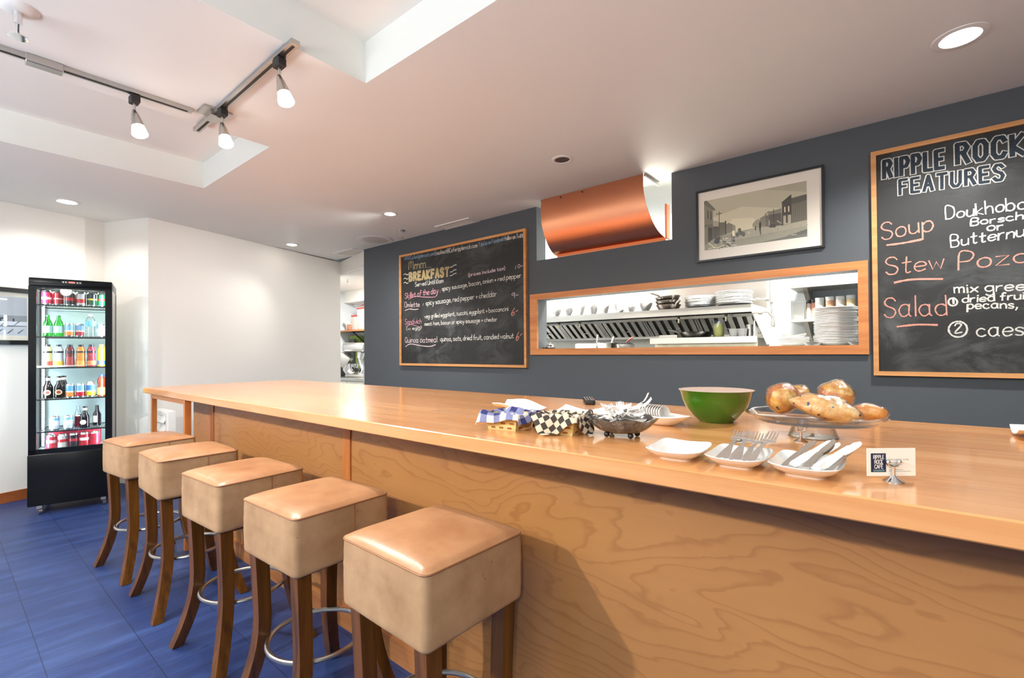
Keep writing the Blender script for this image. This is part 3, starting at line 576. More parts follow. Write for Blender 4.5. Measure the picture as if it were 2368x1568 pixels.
def draw_street(P):
    R = random.Random(11); q = lambda t, x0, y0, x1, y1: P(t, (x0, y0), (x1, y0), (x1, y1), (x0, y1))
    q(178, 0, 0, 1, 1); P(196, (0, .28), (1, .3), (.75, .6), (.4, .75), (0, .6)); P(160, (.6, 1), (1, 1), (1, .8)); P(212, (.2, .28), (.62, .3), (.5, .5), (.3, .55))
    P(142, (0, 0), (1, 0), (1, .30), (.55, .31), (.3, .26), (0, .25)); P(160, (.15, .1), (1, .2), (1, .29), (.5, .3)); P(98, (.55, 0), (1, 0), (1, .14), (.8, .05)); P(74, (.85, .04), (1, .06), (1, .13), (.93, .1))
    # left buildings
    P(120, (0, .1), (.095, .2), (.095, .84), (0, .98)); P(98, (0, .93), (.115, .76), (.12, .80), (.03, 1), (0, 1)); q(50, .035, .63, .047, .8); q(50, .067, .6, .079, .77); P(98, (0, .52), (.095, .5), (.095, .46), (0, .47)); P(50, (.04, .15), (.09, .2), (.09, .44), (.04, .46))
    P(160, (.095, .46), (.155, .44), (.155, .54), (.095, .58)); P(74, (.095, .2), (.155, .25), (.155, .44), (.095, .46)); P(98, (.155, .24), (.235, .27), (.235, .5), (.155, .52)); P(120, (.235, .27), (.30, .28), (.30, .44), (.26, .48), (.235, .46)); q(50, .222, .26, .235, .53)
    P(142, (.30, .28), (.33, .29), (.33, .40), (.30, .44)); q(74, .158, .25, .166, .74); q(74, .128, .685, .19, .70)
    # right street front
    P(98, (.86, .28), (1, .30), (1, .76), (.86, .74)); P(74, (.86, .62), (1, .66), (1, .76), (.86, .72)); P(50, (.775, .26), (.865, .28), (.865, .80), (.78, .68)); P(28, (.775, .67), (.865, .79), (.865, .81), (.775, .69))
    for u in (.80, .835): q(212, u, .50, u+.010, .60)
    P(160, (.79, .27), (.86, .28), (.86, .44), (.79, .44)); q(28, .815, .30, .83, .44); q(98, .865, .28, .872, .62)
    for k in range(14): q(74 if k % 2 else 120, .875+.0088*k, .3, .877+.0088*k, .60)
    P(74, (.64, .29), (.775, .27), (.775, .56), (.65, .56)); P(120, (.65, .50), (.775, .50), (.775, .585), (.66, .56)); P(98, (.62, .29), (.66, .29), (.66, .58), (.62, .53)); P(160, (.63, .49), (.655, .50), (.655, .555), (.63, .54)); q(50, .70, .29, .706, .60)
    P(120, (.57, .30), (.625, .29), (.625, .51), (.575, .47)); P(142, (.5, .32), (.57, .3), (.57, .46), (.53, .44), (.5, .38)); P(74, (.65, .28), (.74, .27), (.74, .34), (.66, .36)); P(50, (.66, .26), (.72, .25), (.72, .31), (.67, .32)); q(160, .655, .30, .665, .40); P(160, (.73, .36), (.77, .3), (.775, .31), (.735, .38))
    # figures, carts, timber
    P(28, (.566, .22), (.578, .22), (.585, .36), (.572, .42), (.562, .36)); q(28, .571, .155, .580, .24); q(50, .523, .25, .535, .33)
    q(228, .295, .20, .322, .31); q(50, .30, .09, .322, .2); P(98, (.283, .10), (.295, .10), (.297, .26), (.285, .25)); q(196, .456, .2, .468, .25)
    for u, v in ((.35, .22), (.385, .24), (.41, .21), (.37, .30)): P(74, *[(u+.018*math.cos(t*PI/4), v+.045*math.sin(t*PI/4)) for t in range(8)])
    for k in range(46):
        u, v = R.uniform(.1, .30), R.uniform(.02, .2); l = R.uniform(.03, .10); g = R.uniform(-1.2, 1.2); du, dv = l*math.cos(g)*.6, l*math.sin(g)
        P(R.choice((50, 196, 212, 160, 98)), (u, v), (u+du, v+dv), (u+du+.004, v+dv+.012), (u+.004, v+.012))
    P(50, (.10, .12), (.16, .10), (.17, .24), (.12, .22)); P(212, (.035, .14), (.05, .14), (.12, .03), (.11, .02))
    for k in range(90): u, v = R.uniform(.3, 1), R.uniform(.02, .22); P(R.choice((98, 120, 160)), (u, v), (u+.012, v+.003), (u+.01, v+.012))
    for k in range(9): q(228, .045+.016*k, .018+.003*(k % 3), .056+.016*k, .034+.004*(k % 2))
    for k in range(4): q(212, .865+.012*k, .055, .872+.012*k, .068)
framed('framed_photograph', 'black framed sepia photograph of an old town street, above the serving hatch', (-.7215, YW-.001, 2.1295), 0, .767, .508, .013, .024, (.052, .092, .082, .075), draw_street, G_)
def draw_harbour(P):
    R = random.Random(4); q = lambda t, x0, y0, x1, y1: P(t, (x0, y0), (x1, y0), (x1, y1), (x0, y1))
    q(205, 0, 0, 1, 1); q(185, 0, .52, 1, 1); P(225, (0, .2), (1, .25), (1, .36), (0, .40)); q(70, .0, .42, .2, .5)
    P(150, (.5, .38), (1, .36), (1, .52), (.5, .50))
    P(40, (0, .46), (.86, .42), (.86, .45), (0, .52)); q(40, .62, .48, .66, .88); q(70, .50, .5, .55, .64); q(70, .80, .42, .815, .66)
    for k in range(16): u = .3+.043*k; P(110, (u, .38), (u+.012, .38), (u-.03, .26), (u-.036, .26)) if k % 2 else q(70, u, .36, u+.012, .44)
    P(110, (0, .12), (1, .24), (1, .255), (0, .15)); P(110, (0, .27), (1, .24), (1, .255), (0, .285))
    for k in range(14): u = .02+.07*k; P(110, (u, .05), (u+.016, .05), (u+.05, .16), (u+.04, .16))
m_f2 = None
pl = Vector((-5.852, .338)); t0 = Vector((dx, dy)); cpl = pl+t0*-.30
framed('framed_photograph', 'wide black framed photograph of an old harbour, on the white wall beside the fridge', (cpl.x+nx*.001, cpl.y+ny*.001, 1.582), math.atan2(dy, dx), 1.05, .486, .038, .03, (.06, .06, .08, .075), draw_harbour, GB)

# ------------------------------------------------------------------ copper hood in the high opening
hd = thing('copper_hood', 'curved copper sheet hood hanging from the ceiling in the high wall opening', 'hood', (0, 0, 0))
A = []
ctrl = [(3.33, 2.5675), (3.315, 2.46), (3.318, 2.36), (3.345, 2.27), (3.39, 2.19), (3.44, 2.135), (3.488, 2.105)]
prof = catmull(ctrl, 4); XA, XB = -2.385, -1.452
m = MB(); n = len(prof)
xr = lambda i: XB+.10*(i/(n-1))**1.5; xl = lambda i: XA+.03*(i/(n-1))
m.grid(lambda u, v: (xl(round(v*(n-1)))*(1-u)+xr(round(v*(n-1)))*u, prof[round(v*(n-1))][0], prof[round(v*(n-1))][1]), 16, n-1, 0, Vector((0, .004, .002)))
part('sheet', m, m_copper, hd, 40)
part('drip_edge', MB().box(XA+.06, -1.345, 3.478, 3.492, 2.082, 2.100).box(XA+.04, -1.36, 3.484, 3.50, 2.1, 2.112), m_copedge, hd, 0)
part('side_flange', MB().box(-1.352, -1.340, 3.49, 3.56, 2.10, 2.36), m_copedge, hd, 0)
part('mounting_bracket', MB().box(-1.449, -1.44, 3.335, 3.60, 2.545, 2.567), m_steel, hd, 0); part('mounting_tab', MB().box(-2.395, -2.386, 3.332, 3.345, 2.55, 2.566), m_steel, hd, 0)
for x in (-2.18, -1.97): part('screw', MB().at(x, 3.326, 2.545, 0, PI/2).cyl(.006, -.006, .008, 8), m_darkgap, hd)
tag(MB().at(-1.37, 3.95, 0).box(-.10, .075, 0, .02, 2.0, 2.72).build('white_duct', m_kwhite, smooth=0), 'white sheet metal duct visible past the right end of the copper hood', 'duct')
area('hood_lamp', (-1.75, 3.72, 2.30), (-1.5, 3.35, 2.6), 8, .5, .05, (1.0, .93, .80))

# ------------------------------------------------------------------ ceiling fittings
def can_light(x, y, r, label, on=True, tilt=0, watts=40, z=ZC+.0035, aim=(0, 0), cone=150):
    t = thing('recessed_light', label, 'light', (x, y, z), group='recessed ceiling lights')
    part('trim_ring', MB().lathe([(r*.70, -.001), (r*.74, -.006), (r*.98, -.004), (r, -.0005), (r, 0)], 32), m_wplast, t)
    if on:
        part('reflector', MB().lathe([(r*.70, -.0015), (r*.70, -.0005)], 32), m_wplast, t)
        part('lamp', MB().at(0, 0, 0, 0, tilt).lathe([(0, -.012), (r*.40, -.011), (r*.62, -.006), (r*.66, -.002)], 28), m_lamp, t)
        spot('downlight', (x, y, z-.03), (x+aim[0], y+aim[1], 0), watts, cone, .6, r*.5)
    else:
        part('baffle', MB().lathe([(0, -.002), (r*.69, -.0022), (r*.70, -.001)], 32), m_black, t)
can_light(-5.462, .701, .09, 'lit recessed ceiling light above the drinks fridge', z=ZC, watts=22)
can_light(.218, 2.722, .092, 'large lit recessed ceiling light at the upper right, above the tall features chalkboard', watts=120)
can_light(-1.759, 2.703, .072, 'unlit black recessed ceiling light in front of the copper hood', False)
can_light(-3.692, 2.707, .07, 'lit recessed ceiling light in front of the breakfast chalkboard', watts=120, aim=(-1.2, -.5))
can_light(-5.632, 2.708, .078, 'lit recessed ceiling light close to the white wall by the kitchen doorway', watts=30, aim=(1.6, -.9), cone=120)
def track(name_label, x0, y0, x1, y1, z=ZC):
    t = thing('light_track', name_label, 'track', ((x0+x1)/2, (y0+y1)/2, z), math.atan2(y1-y0, x1-x0), 'ceiling light tracks')
    L = math.hypot(x1-x0, y1-y0)/2
    part('rail', MB().box(-L, L, -.018, .018, -.020, 0), m_satin, t, 0); part('slot', MB().box(-L+.02, L-.02, -.006, .006, -.0215, -.02), m_darkgap, t, 0); return t
t1 = track('satin metal ceiling light track ending near the tray corner, carrying one spotlight', -2.95, -1.2, -2.90, .86)
part('live_end_feed', MB().at(1.00-.53, 0, 0).rbox(-.06, .06, -.027, .027, -.036, 0, .003, 1), m_satin, t1)
t2 = track('short satin metal ceiling light track carrying two spotlights', -3.13, .951, -1.925, .944)
part('junction_plate', MB().at(-.31, 0, 0).box(-.055, .055, -.068, .068, -.012, 0).box(-.07, .03, -.03, .03, -.032, 0), m_satin, t2, 0)
def head(label, x, y, rz, tilt):
    t = thing('track_spotlight', label, 'spotlight', (x, y, ZC-.0215), rz, 'track spotlights')
    part('adapter', MB().rbox(-.028, .028, -.019, .019, -.038, 0, .004, 1), m_darkgap, t)
    part('stem', MB().cyl(.006, -.085, -.038, 12), m_satin, t)
    M = dict(x=0, y=0, z=-.082, rx=tilt[0], ry=tilt[1])
    part('shade', MB().at(**M).lathe([(.001, .020), (.009, .010), (.017, -.018), (.023, -.050), (.027, -.080), (.025, -.080)], 24), m_satin, t)
    part('glass_lens', MB().at(**M).lathe([(.0262, -.080), (.030, -.098), (.034, -.122), (.031, -.125), (0, -.127)], 24), m_lens, t)
    d = Matrix.Rotation(rz, 4, 'Z') @ Matrix.Rotation(tilt[1], 4, 'Y') @ Matrix.Rotation(tilt[0], 4, 'X') @ Vector((0, 0, -1))
    p = Vector((x, y, ZC-.105))+d*.14; spot('track_lamp', p, p+d*.25+Vector((0,0,-1)), 44, 165, .5, .035)
head('lit track spotlight on the long left-hand track', -2.922, .62, 0, (.12, -.30))
head('lit track spotlight beside the junction plate of the short track', -2.735, .949, 0, (.02, -.38))
head('lit track spotlight at the near end of the short track, next to the tray beam', -2.075, .945, 0, (.10, -.32))
def sprinkler(label, x, y, r, z=ZC, white=True, k=1.0):
    t = thing('fire_sprinkler', label, 'sprinkler', (x, y, z), group='ceiling sprinklers'); t.scale = (k, k, k)
    part('escutcheon', MB().lathe([(0, -.014), (r*.55, -.013), (r*.9, -.006), (r, 0)], 24), m_wplast if white else m_satin, t)
    part('nozzle_body', MB().cyl(.010, -.045, -.012, 12).cyl(.004, -.07, -.045, 8), m_chrome, t)
    part('yoke', MB().tube([(-.010, 0, -.04), (-.019, 0, -.055), (-.012, 0, -.075), (0, 0, -.08), (.012, 0, -.075), (.019, 0, -.055), (.010, 0, -.04)], .0032, 6), m_chrome, t)
    part('deflector', MB().lathe([(0, -.084), (.022, -.083), (.022, -.080), (0, -.080)], 12), m_chrome, t)
sprinkler('chrome fire sprinkler with white cover plate at the top left of the ceiling', -2.545, .19, .045, k=1.35)
sprinkler('chrome fire sprinkler on the ceiling above the breakfast chalkboard', -4.123, 3.179, .034, ZC+.010, False)
sprinkler('small fire sprinkler on the kitchen ceiling seen through the doorway', -6.42, 3.93, .045, 2.372)
sp = thing('ceiling_speaker', 'round white ceiling speaker grille near the breakfast chalkboard', 'speaker', (-4.711, 3.246, ZC+.0105))
part('rim', MB().lathe([(.15, -.004), (.2, -.005), (.204, 0), (.15, 0)], 40), m_wplast, sp); part('grille', MB().lathe([(0, -.0065), (.12, -.006), (.155, -.0035)], 40), m_grille, sp)
for k in range(4): a = .6+k*PI/2; part('screw', MB().at(.18*math.cos(a), .18*math.sin(a), -.004).cyl(.006, -.003, 0, 8), m_satin, sp)
def vent(label, x0, x1, y0, y1, z=ZC+.0125):
    t = thing('ceiling_vent', label, 'vent', ((x0+x1)/2, (y0+y1)/2, z), group='ceiling vents'); a, b = (x1-x0)/2, (y1-y0)/2; f = .03
    m = MB(); o = [(-a, -b), (a, -b), (a, b), (-a, b)]; i = [(-a+f, -b+f), (a-f, -b+f), (a-f, b-f), (-a+f, b-f)]
    for k in range(4): l = (k+1) % 4; m.prism([(p[0], p[1], 0) for p in (o[k], o[l], i[l], i[k])], (0, 0, -.010))
    part('frame', m, m_wplast, t, 0)
    m = MB(); nb = int((2*b-2*f)/.016)
    for k in range(nb): y = -b+f+.008+k*.016; m.add([(-a+f, y-.006, -.001), (a-f, y-.006, -.001), (a-f, y+.006, -.008), (-a+f, y+.006, -.008)], [(0, 1, 2, 3)])
    part('louvre_blades', m, m_grille, t, 0); part('backing', MB().box(-a+f, a-f, -b+f, b-f, -.001, 0), m_grille, t, 0)
vent('white ceiling vent against the dark wall above the breakfast chalkboard', -3.735, -3.235, 3.30, 3.458)
vent('square ceiling vent at the end of the dark wall by the kitchen doorway', -5.745, -5.29, 3.305, 3.56)

# ------------------------------------------------------------------ drinks fridge
FR = math.radians(76); FX, FY = -5.358, .743
fr = thing('drinks_fridge', 'tall black glass-doored drinks fridge, lit inside, standing against the white corner', 'fridge', (FX, FY, 0), FR)
W, D = .248, .225
part('base_cabinet', MB().rbox(-W-.004, W+.004, -D-.006, D, .075, .475, .006, 2), m_fblack, fr)
part('header', MB().rbox(-W, W, -D, D, 1.79, 1.855, .008, 2), m_fblack, fr)
m = MB(); y0, y1 = -D-.001, -D+.03
for sx in (-1, 1): m.box(sx*W-(.044 if sx > 0 else 0), sx*W+(.044 if sx < 0 else 0), y0, y1, .475, 1.79)
m.box(-W, W, y0, y1, .475, .512).box(-W+.044, W-.044, y0, y1, 1.775, 1.79); part('door_frame', m, m_fblack, fr, 0)
m = MB()
for sx in (-1, 1):
    m.box(sx*W-(.03 if sx > 0 else 0), sx*W+(.03 if sx < 0 else 0), D-.03, D, .475, 1.79)
part('rear_post', m, m_fblack, fr, 0)
m = MB(); m.box(W-.006, W-.001, -D+.03, -D+.045, .475, 1.79); m.box(-W+.001, -W+.006, -D+.03, -D+.045, .475, 1.79); part('edge_trim', m, m_satin, fr, 0)
part('glass_door', MB().box(-W+.044, W-.044, -D+.004, -D+.009, .512, 1.775), m_fglass, fr, 0)
for sx in (-1, 1): part('side_glass', MB().box(sx*(W-.004)-.002, sx*(W-.004)+.002, -D+.045, D-.03, .478, 1.788), m_fglass, fr, 0)
m_back = plain('fridge_liner', srgb(176,196,192), .4)
part('back_liner', MB().box(-W+.03, W-.03, D-.012, D-.004, .478, 1.788), m_back, fr, 0)
part('floor_liner', MB().box(-W+.03, W-.03, -D+.03, D-.03, .478, .492), m_back, fr, 0)
SH = [.492, .645, .900, 1.150, 1.397, 1.650]
for z in SH[1:]:
    m = MB(); m.box(-W+.046, W-.046, -D+.034, -D+.044, z-.010, z).box(-W+.046, W-.046, D-.05, D-.042, z-.008, z)
    for sx in (-1, 1): m.box(sx*(W-.05)-.003, sx*(W-.05)+.003, -D+.04, D-.045, z-.008, z)
    for k in range(24): x = -W+.06+k*(2*W-.12)/23; m.box(x-.0013, x+.0013, -D+.04, D-.045, z-.004, z-.001)
    part('wire_shelf', m, m_black if z < 1.6 else m_fblack, fr, 0)
m_led = emit('led_dot', (.86,.93,1.0), 7)
for sx in (-1, 1):
    xs = sx*(W-.050); s = part('led_strip', MB().box(xs-.009, xs+.009, .006, .012, .50, 1.77), m_satin, fr, 0)
    m = MB()
    for k in range(60): m.box(xs-.0075, xs-.002, .003, .006, .512+.021*k, .521+.021*k).box(xs+.002, xs+.0075, .003, .006, .512+.021*k, .521+.021*k)
    part('led', m, m_led, s, 0)
cp = part('control_panel', MB().box(-.06, .06, -D-.003, -D, 1.818, 1.842), m_black, fr, 0)
for k, x in enumerate((-.05, -.034, .034, .05)): part('button', MB().at(x, -D-.003, 1.83, 0, PI/2).cyl(.005, 0, .003, 12), m_satin, cp)
part('red_display', MB().box(-.018, .018, -D-.0045, -D-.003, 1.825, 1.836), emit('red_display', (1, .12, .10), 2.0), cp, 0)
for x in (-.19, .19):
    for y in (-.17, .17):
        cs = part('caster', MB().at(x, y, 0).box(-.016, .016, -.02, .02, .045, .076).cyl(.012, .03, .05, 10), m_satin, fr, 0)
        part('wheel', MB().at(x, y, .022, .4, 0, PI/2).cyl(.022, -.011, .011, 20), m_satin, cs)
def fridge_area(lx, ly, z, w_, h, watts, tx):
    M = Matrix.Translation((FX, FY, 0)) @ Matrix.Rotation(FR, 4, 'Z'); p = M @ Vector((lx, ly, z)); q = M @ Vector((tx, .12, z))
    area('fridge_led', p, q, watts, w_, h, COOL)
fridge_area(-W+.064, -D+.04, 1.135, .02, 1.25, 6.5, .05); fridge_area(W-.064, -D+.04, 1.135, .02, 1.25, 6.5, -.05)
area('fridge_top_led', Matrix.Translation((FX, FY, 0)) @ Matrix.Rotation(FR, 4, 'Z') @ Vector((0, -.1, 1.785)), Matrix.Translation((FX, FY, 0)) @ Vector((.02, 0, 1.0)), 3, .3, .04, (1, .97, .88))

_mc = {}
def dmat(c, r=.3, metal=0, **kw):
    k = (c, r, metal)
    if k not in _mc: _mc[k] = plain('drink_%d_%d_%d' % c, srgb(*c), r, metal, **kw)
    return _mc[k]
FM = Matrix.Translation((FX, FY, 0)) @ Matrix.Rotation(FR, 4, 'Z')
def fput(o, x, y, z, label, cat, group):
    p = FM @ Vector((x, y, z)); o.location = p; o.rotation_euler = (0, 0, FR); return tag(o, label, cat, group)
_cm = {}
def can(name_c, x, y, z, label, group, h=.115, r=.031):
    """bands: list of (z0 fraction, colour)"""
    key = (tuple(name_c), h, r)
    if key not in _cm:
        m = MB(); n = len(name_c)
        m.lathe([(r*.82, 0), (r*.97, .006), (r, .012)], 20, n); m.lathe([(r, h-.014), (r*.86, h-.004), (r*.86, h), (r*.8, h-.003), (0, h-.004)], 20, n)
        zs = [.012+(h-.026)*f for f, c in name_c]+[h-.014]
        for k in range(n): m.lathe([(r, zs[k]), (r, zs[k+1])], 20, k) if False else m.add([(r*math.cos(2*PI*i/20), r*math.sin(2*PI*i/20), q) for q in (zs[k], zs[k+1]) for i in range(20)], [(i, (i+1) % 20, 20+(i+1) % 20, 20+i) for i in range(20)], k)
        _cm[key] = m.mesh('drink_can', [dmat(c) for f, c in name_c]+[m_steel])
    o = bpy.data.objects.new('drink_can', _cm[key]); col.objects.link(o); return fput(o, x, y, z, label, 'can', group)
_bm = {}
def bottle(prof, caps, x, y, z, label, group, mats, splits, n=20):
    """prof: (r,z) list; splits: material index per segment"""
    key = (tuple(prof), tuple(splits), tuple(m_.name for m_ in mats))
    if key not in _bm:
        m = MB()
        for k in range(len(prof)-1):
            (r0, z0), (r1, z1) = prof[k], prof[k+1]
            m.add([(r*math.cos(2*PI*i/n), r*math.sin(2*PI*i/n), q) for r, q in ((r0, z0), (r1, z1)) for i in range(n)], [(i, (i+1) % n, n+(i+1) % n, n+i) for i in range(n)], splits[k])
        _bm[key] = m.mesh('drink_bottle', mats)
    o = bpy.data.objects.new('drink_bottle', _bm[key]); col.objects.link(o); return fput(o, x, y, z, label, 'bottle', group)
YF = -.135
# top shelf
z = SH[5]; g = 'cans on the top fridge shelf'
can([(0, (214,40,76)), (.35, (240,220,228)), (.55, (214,40,76))], -.158, YF, z, 'bright pinkish red drink can at the left end of the top fridge shelf', g)
can([(0, (150,22,34)), (.4, (214,190,190)), (.5, (150,22,34))], -.090, YF+.01, z, 'dark red drink can with a pale band, second from left on the top fridge shelf', g)
can([(0, (20,18,20)), (.3, (176,26,30)), (.6, (20,18,20))], -.022, YF, z, 'black drink can with a red band on the top fridge shelf', g)
can([(0, (176,172,168)), (.15, (178,30,34)), (.5, (190,186,182))], .046, YF, z, 'silver drink can with a red band on the top fridge shelf', g)
can([(0, (16,60,34)), (.45, (220,196,60)), (.58, (14,26,30))], .112, YF, z, 'dark green drink can with a yellow band on the top fridge shelf', g)
can([(0, (24,110,60)), (.4, (150,40,40)), (.6, (30,90,52))], .176, YF, z, 'green drink can at the right end of the top fridge shelf', g)
can([(0, (120,20,30)), (.5, (150,30,40))], -.124, YF+.075, z, 'dark red drink can standing behind the front row, left side of the top fridge shelf', g)
can([(0, (24,24,26)), (.5, (60,20,22))], .012, YF+.075, z, 'black drink can standing behind the front row, middle of the top fridge shelf', g)
can([(0, (60,160,96)), (.5, (190,220,190))], .166, YF+.08, z, 'light green drink can behind the front row, right end of the top fridge shelf', g)
# second shelf
z = SH[4]; g = 'drinks on the second fridge shelf'
m_gb = thin_glass('green_bottle_glass', (.22,.82,.24), 1.0, (.06,.42,.08)); m_lab = dmat((176,216,214)); m_gcap = dmat((30,120,50))
gp = [(.001, 0), (.029, .002), (.031, .012), (.031, .030), (.031, .085), (.030, .095), (.024, .118), (.013, .142), (.011, .160), (.012, .160), (.012, .170), (0, .170)]
for x, wd in ((-.152, 'left'), (-.088, 'right')):
    bottle(gp, 0, x, YF, z, 'small green glass bottle with pale label on the second fridge shelf, %s one of two' % wd, g, [m_gb, m_lab, m_gcap], [0, 0, 0, 1, 0, 0, 0, 0, 2, 2, 2])
can([(0, (224,128,52)), (.35, (236,224,206)), (.5, (120,168,206))], -.026, YF, z, 'orange and light blue drink can on the second fridge shelf', g, .108, .0285)
can([(0, (176,44,64)), (.35, (226,200,180)), (.5, (128,166,206))], .036, YF+.01, z, 'red and light blue drink can on the second fridge shelf', g, .108, .0285)
bottle([(.001, 0), (.032, .002), (.033, .02), (.030, .05), (.033, .09), (.033, .13), (.026, .155), (.012, .172), (.013, .173), (.013, .188), (0, .188)], 0, .104, YF, z, 'clear plastic water bottle with a blue label on the second fridge shelf', g, [m_clear, dmat((90,170,214)), m_wplast], [0, 0, 0, 0, 1, 0, 0, 2, 2, 2])
can([(0, (180,212,238)), (.4, (236,240,244)), (.7, (120,178,224))], .172, YF, z, 'pale blue drink can at the right end of the second fridge shelf', g, .108, .0295)
# third shelf: six juice bottles
z = SH[3]; g = 'juice bottles on the third fridge shelf'
jp = [(.001, 0), (.027, .002), (.030, .014), (.029, .05), (.026, .085), (.028, .115), (.029, .13), (.024, .152), (.016, .166), (.017, .167), (.017, .183), (0, .183)]
jc = [((222,206,120), (214,70,60), 'pale yellow'), ((196,214,224), (232,206,60), 'pale blue and yellow'), ((96,18,30), (150,40,44), 'dark red'), ((214,120,40), (230,150,60), 'orange'), ((142,40,52), (214,120,60), 'crimson and orange'), ((236,196,40), (60,90,150), 'bright yellow')]
for k, (a, b_, wd) in enumerate(jc):
    bottle(jp, 0, -.152+.0655*k, YF, z, '%s juice bottle with dark cap on the third fridge shelf' % wd, g, [dmat(a, .12), dmat(b_, .35), dmat((22,24,30)) if k < 5 else dmat((230,190,50)), dmat((22,24,30))], [0, 0, 1, 0 if k != 2 else 1, 0, 3 if k < 5 else 0, 0, 0, 2, 2, 2])
# fourth shelf
z = SH[2]; g = 'drinks on the fourth fridge shelf'
m_stout = dmat((18,11,9), .08)
sp_ = [(.001, 0), (.030, .002), (.031, .01), (.031, .022), (.031, .078), (.030, .095), (.018, .122), (.013, .145), (.013, .165), (.0145, .166), (.0145, .178), (0, .178)]
for x, y, wd in ((-.150, YF, 'leftmost on the fourth fridge shelf'), (-.084, YF, 'second from left on the fourth fridge shelf'), (-.066, YF+.075, 'behind the front pair on the fourth fridge shelf')):
    o = bottle(sp_, 0, x, y, z, 'dark beer bottle with pale round label, %s' % wd, g, [m_stout, dmat((214,196,150)), dmat((226,206,190))], [0]*7+[2, 0, 0, 0])
    part('round_label', MB().at(0, -.0312, .05, 0, PI/2).lathe([(0, .0), (.021, .0), (.021, .0012), (.016, .0012)], 20, 0).at(0, -.0326, .05, 0, PI/2).cyl(.013, 0, .0004, 16, 1), [dmat((222,206,160)), dmat((150,60,50))], o, 0)
for x, c1, c2, wd in ((-.020, (232,140,70), (110,166,214), 'orange and blue'), (.044, (180,30,44), (120,168,210), 'red and blue'), (.106, (222,196,40), (70,130,190), 'yellow and blue')):
    can([(0, c1), (.38, (238,226,206)), (.5, c2)], x, YF, z, '%s drink can on the fourth fridge shelf' % wd, g, .112, .029)
can([(0, (222,196,40)), (.5, (232,210,60))], .100, YF+.07, z, 'yellow drink can behind the front row on the fourth fridge shelf', g, .125, .029)
bottle([(.001, 0), (.028, .002), (.030, .014), (.030, .075), (.024, .092), (.030, .115), (.029, .14), (.016, .166), (.017, .167), (.017, .182), (0, .182)], 0, .176, YF, z, 'brown iced tea bottle with blue cap at the right end of the fourth fridge shelf', g, [dmat((120,40,20), .1), dmat((226,190,70)), dmat((40,60,150))], [0, 0, 1, 0, 0, 0, 0, 2, 2, 2])
# fifth shelf
z = SH[1]; g = 'drinks on the fifth fridge shelf'
for x, wd in ((-.112, 'left'), (-.030, 'right')): can([(0, (190,214,238)), (.3, (240,243,246)), (.75, (130,186,230))], x, YF, z, 'white and pale blue drink can, %s one of two on the fifth fridge shelf' % wd, g, .112, .031)
can([(0, (130,20,30)), (.5, (110,18,26))], .030, YF+.05, z, 'dark red drink can beside the dark bottle on the fifth fridge shelf', g, .112, .029)
o = bottle(sp_, 0, .070, YF, z, 'dark brown beer bottle with round pale label in the middle of the fifth fridge shelf', g, [m_stout, dmat((214,196,150)), dmat((226,206,190))], [0]*7+[2, 0, 0, 0])
part('round_label', MB().at(-.008, -.0305, .05, 0, PI/2).cyl(.02, 0, .0012, 20), dmat((230,220,200)), o, 0)
o = bottle([(.001, 0), (.026, .002), (.028, .012), (.028, .095), (.014, .125), (.0115, .165), (.012, .172), (0, .172)], 0, .136, YF+.12, z, 'slim dark bottle with cream label towards the back of the fifth fridge shelf', g, [m_stout, m_stout], [0]*7)
part('label', MB().box(-.021, .004, -.0292, -.0275, .03, .085), dmat((222,214,184)), o, 0)
bottle([(.001, 0), (.024, .002), (.027, .012), (.027, .10), (.012, .15), (.012, .175), (0, .175)], 0, .016, YF+.13, z, 'clear glass bottle towards the back of the fifth fridge shelf', g, [m_clear], [0]*6)
# bottom
z = SH[0]; g = 'cans at the bottom of the fridge'
for k, (x, c1, c2, wd) in enumerate(((-.130, (206,50,66), (240,220,224), 'red and white'), (-.064, (190,186,184), (190,40,48), 'silver and red'), (.002, (34,26,28), (176,40,44), 'black and red'), (.068, (176,30,40), (236,226,226), 'crimson and white'), (.134, (196,36,52), (180,30,44), 'plain red'))):
    can([(0, c1), (.45, c2), (.7, c1)], x, YF, z, '%s drink can in the bottom of the fridge' % wd, g, .118, .031)
tag(MB().at(FX, FY, z+.0005, FR).rbox(-.165, .16, -.03, .03, 0, .125, .003, 1).build('drink_carton', dmat((206,48,62))), 'red drinks carton behind the cans in the bottom of the fridge', 'carton')

# ------------------------------------------------------------------ things on the counter
ZT_ = 1.0
# green mixing bowl
gb = thing('mixing_bowl', 'large glossy green mixing bowl with white inside on the countertop', 'bowl', (-.497, 1.735, ZT_))
out = [(.056, 0), (.058, .003), (.075, .018), (.098, .048), (.111, .078), (.1185, .106), (.1225, .109), (.1235, .111)]
part('bowl_wall', MB().lathe(out, 56), plain('green_melamine', srgb(62,108,26), .12, 0, Coat_Weight=.5), gb, 60)
part('inner_lining', MB().lathe([(.1235, .1112), (.1165, .108), (.108, .08), (.094, .05), (.07, .022), (.04, .008), (0, .006)], 56), m_porc, gb, 60)
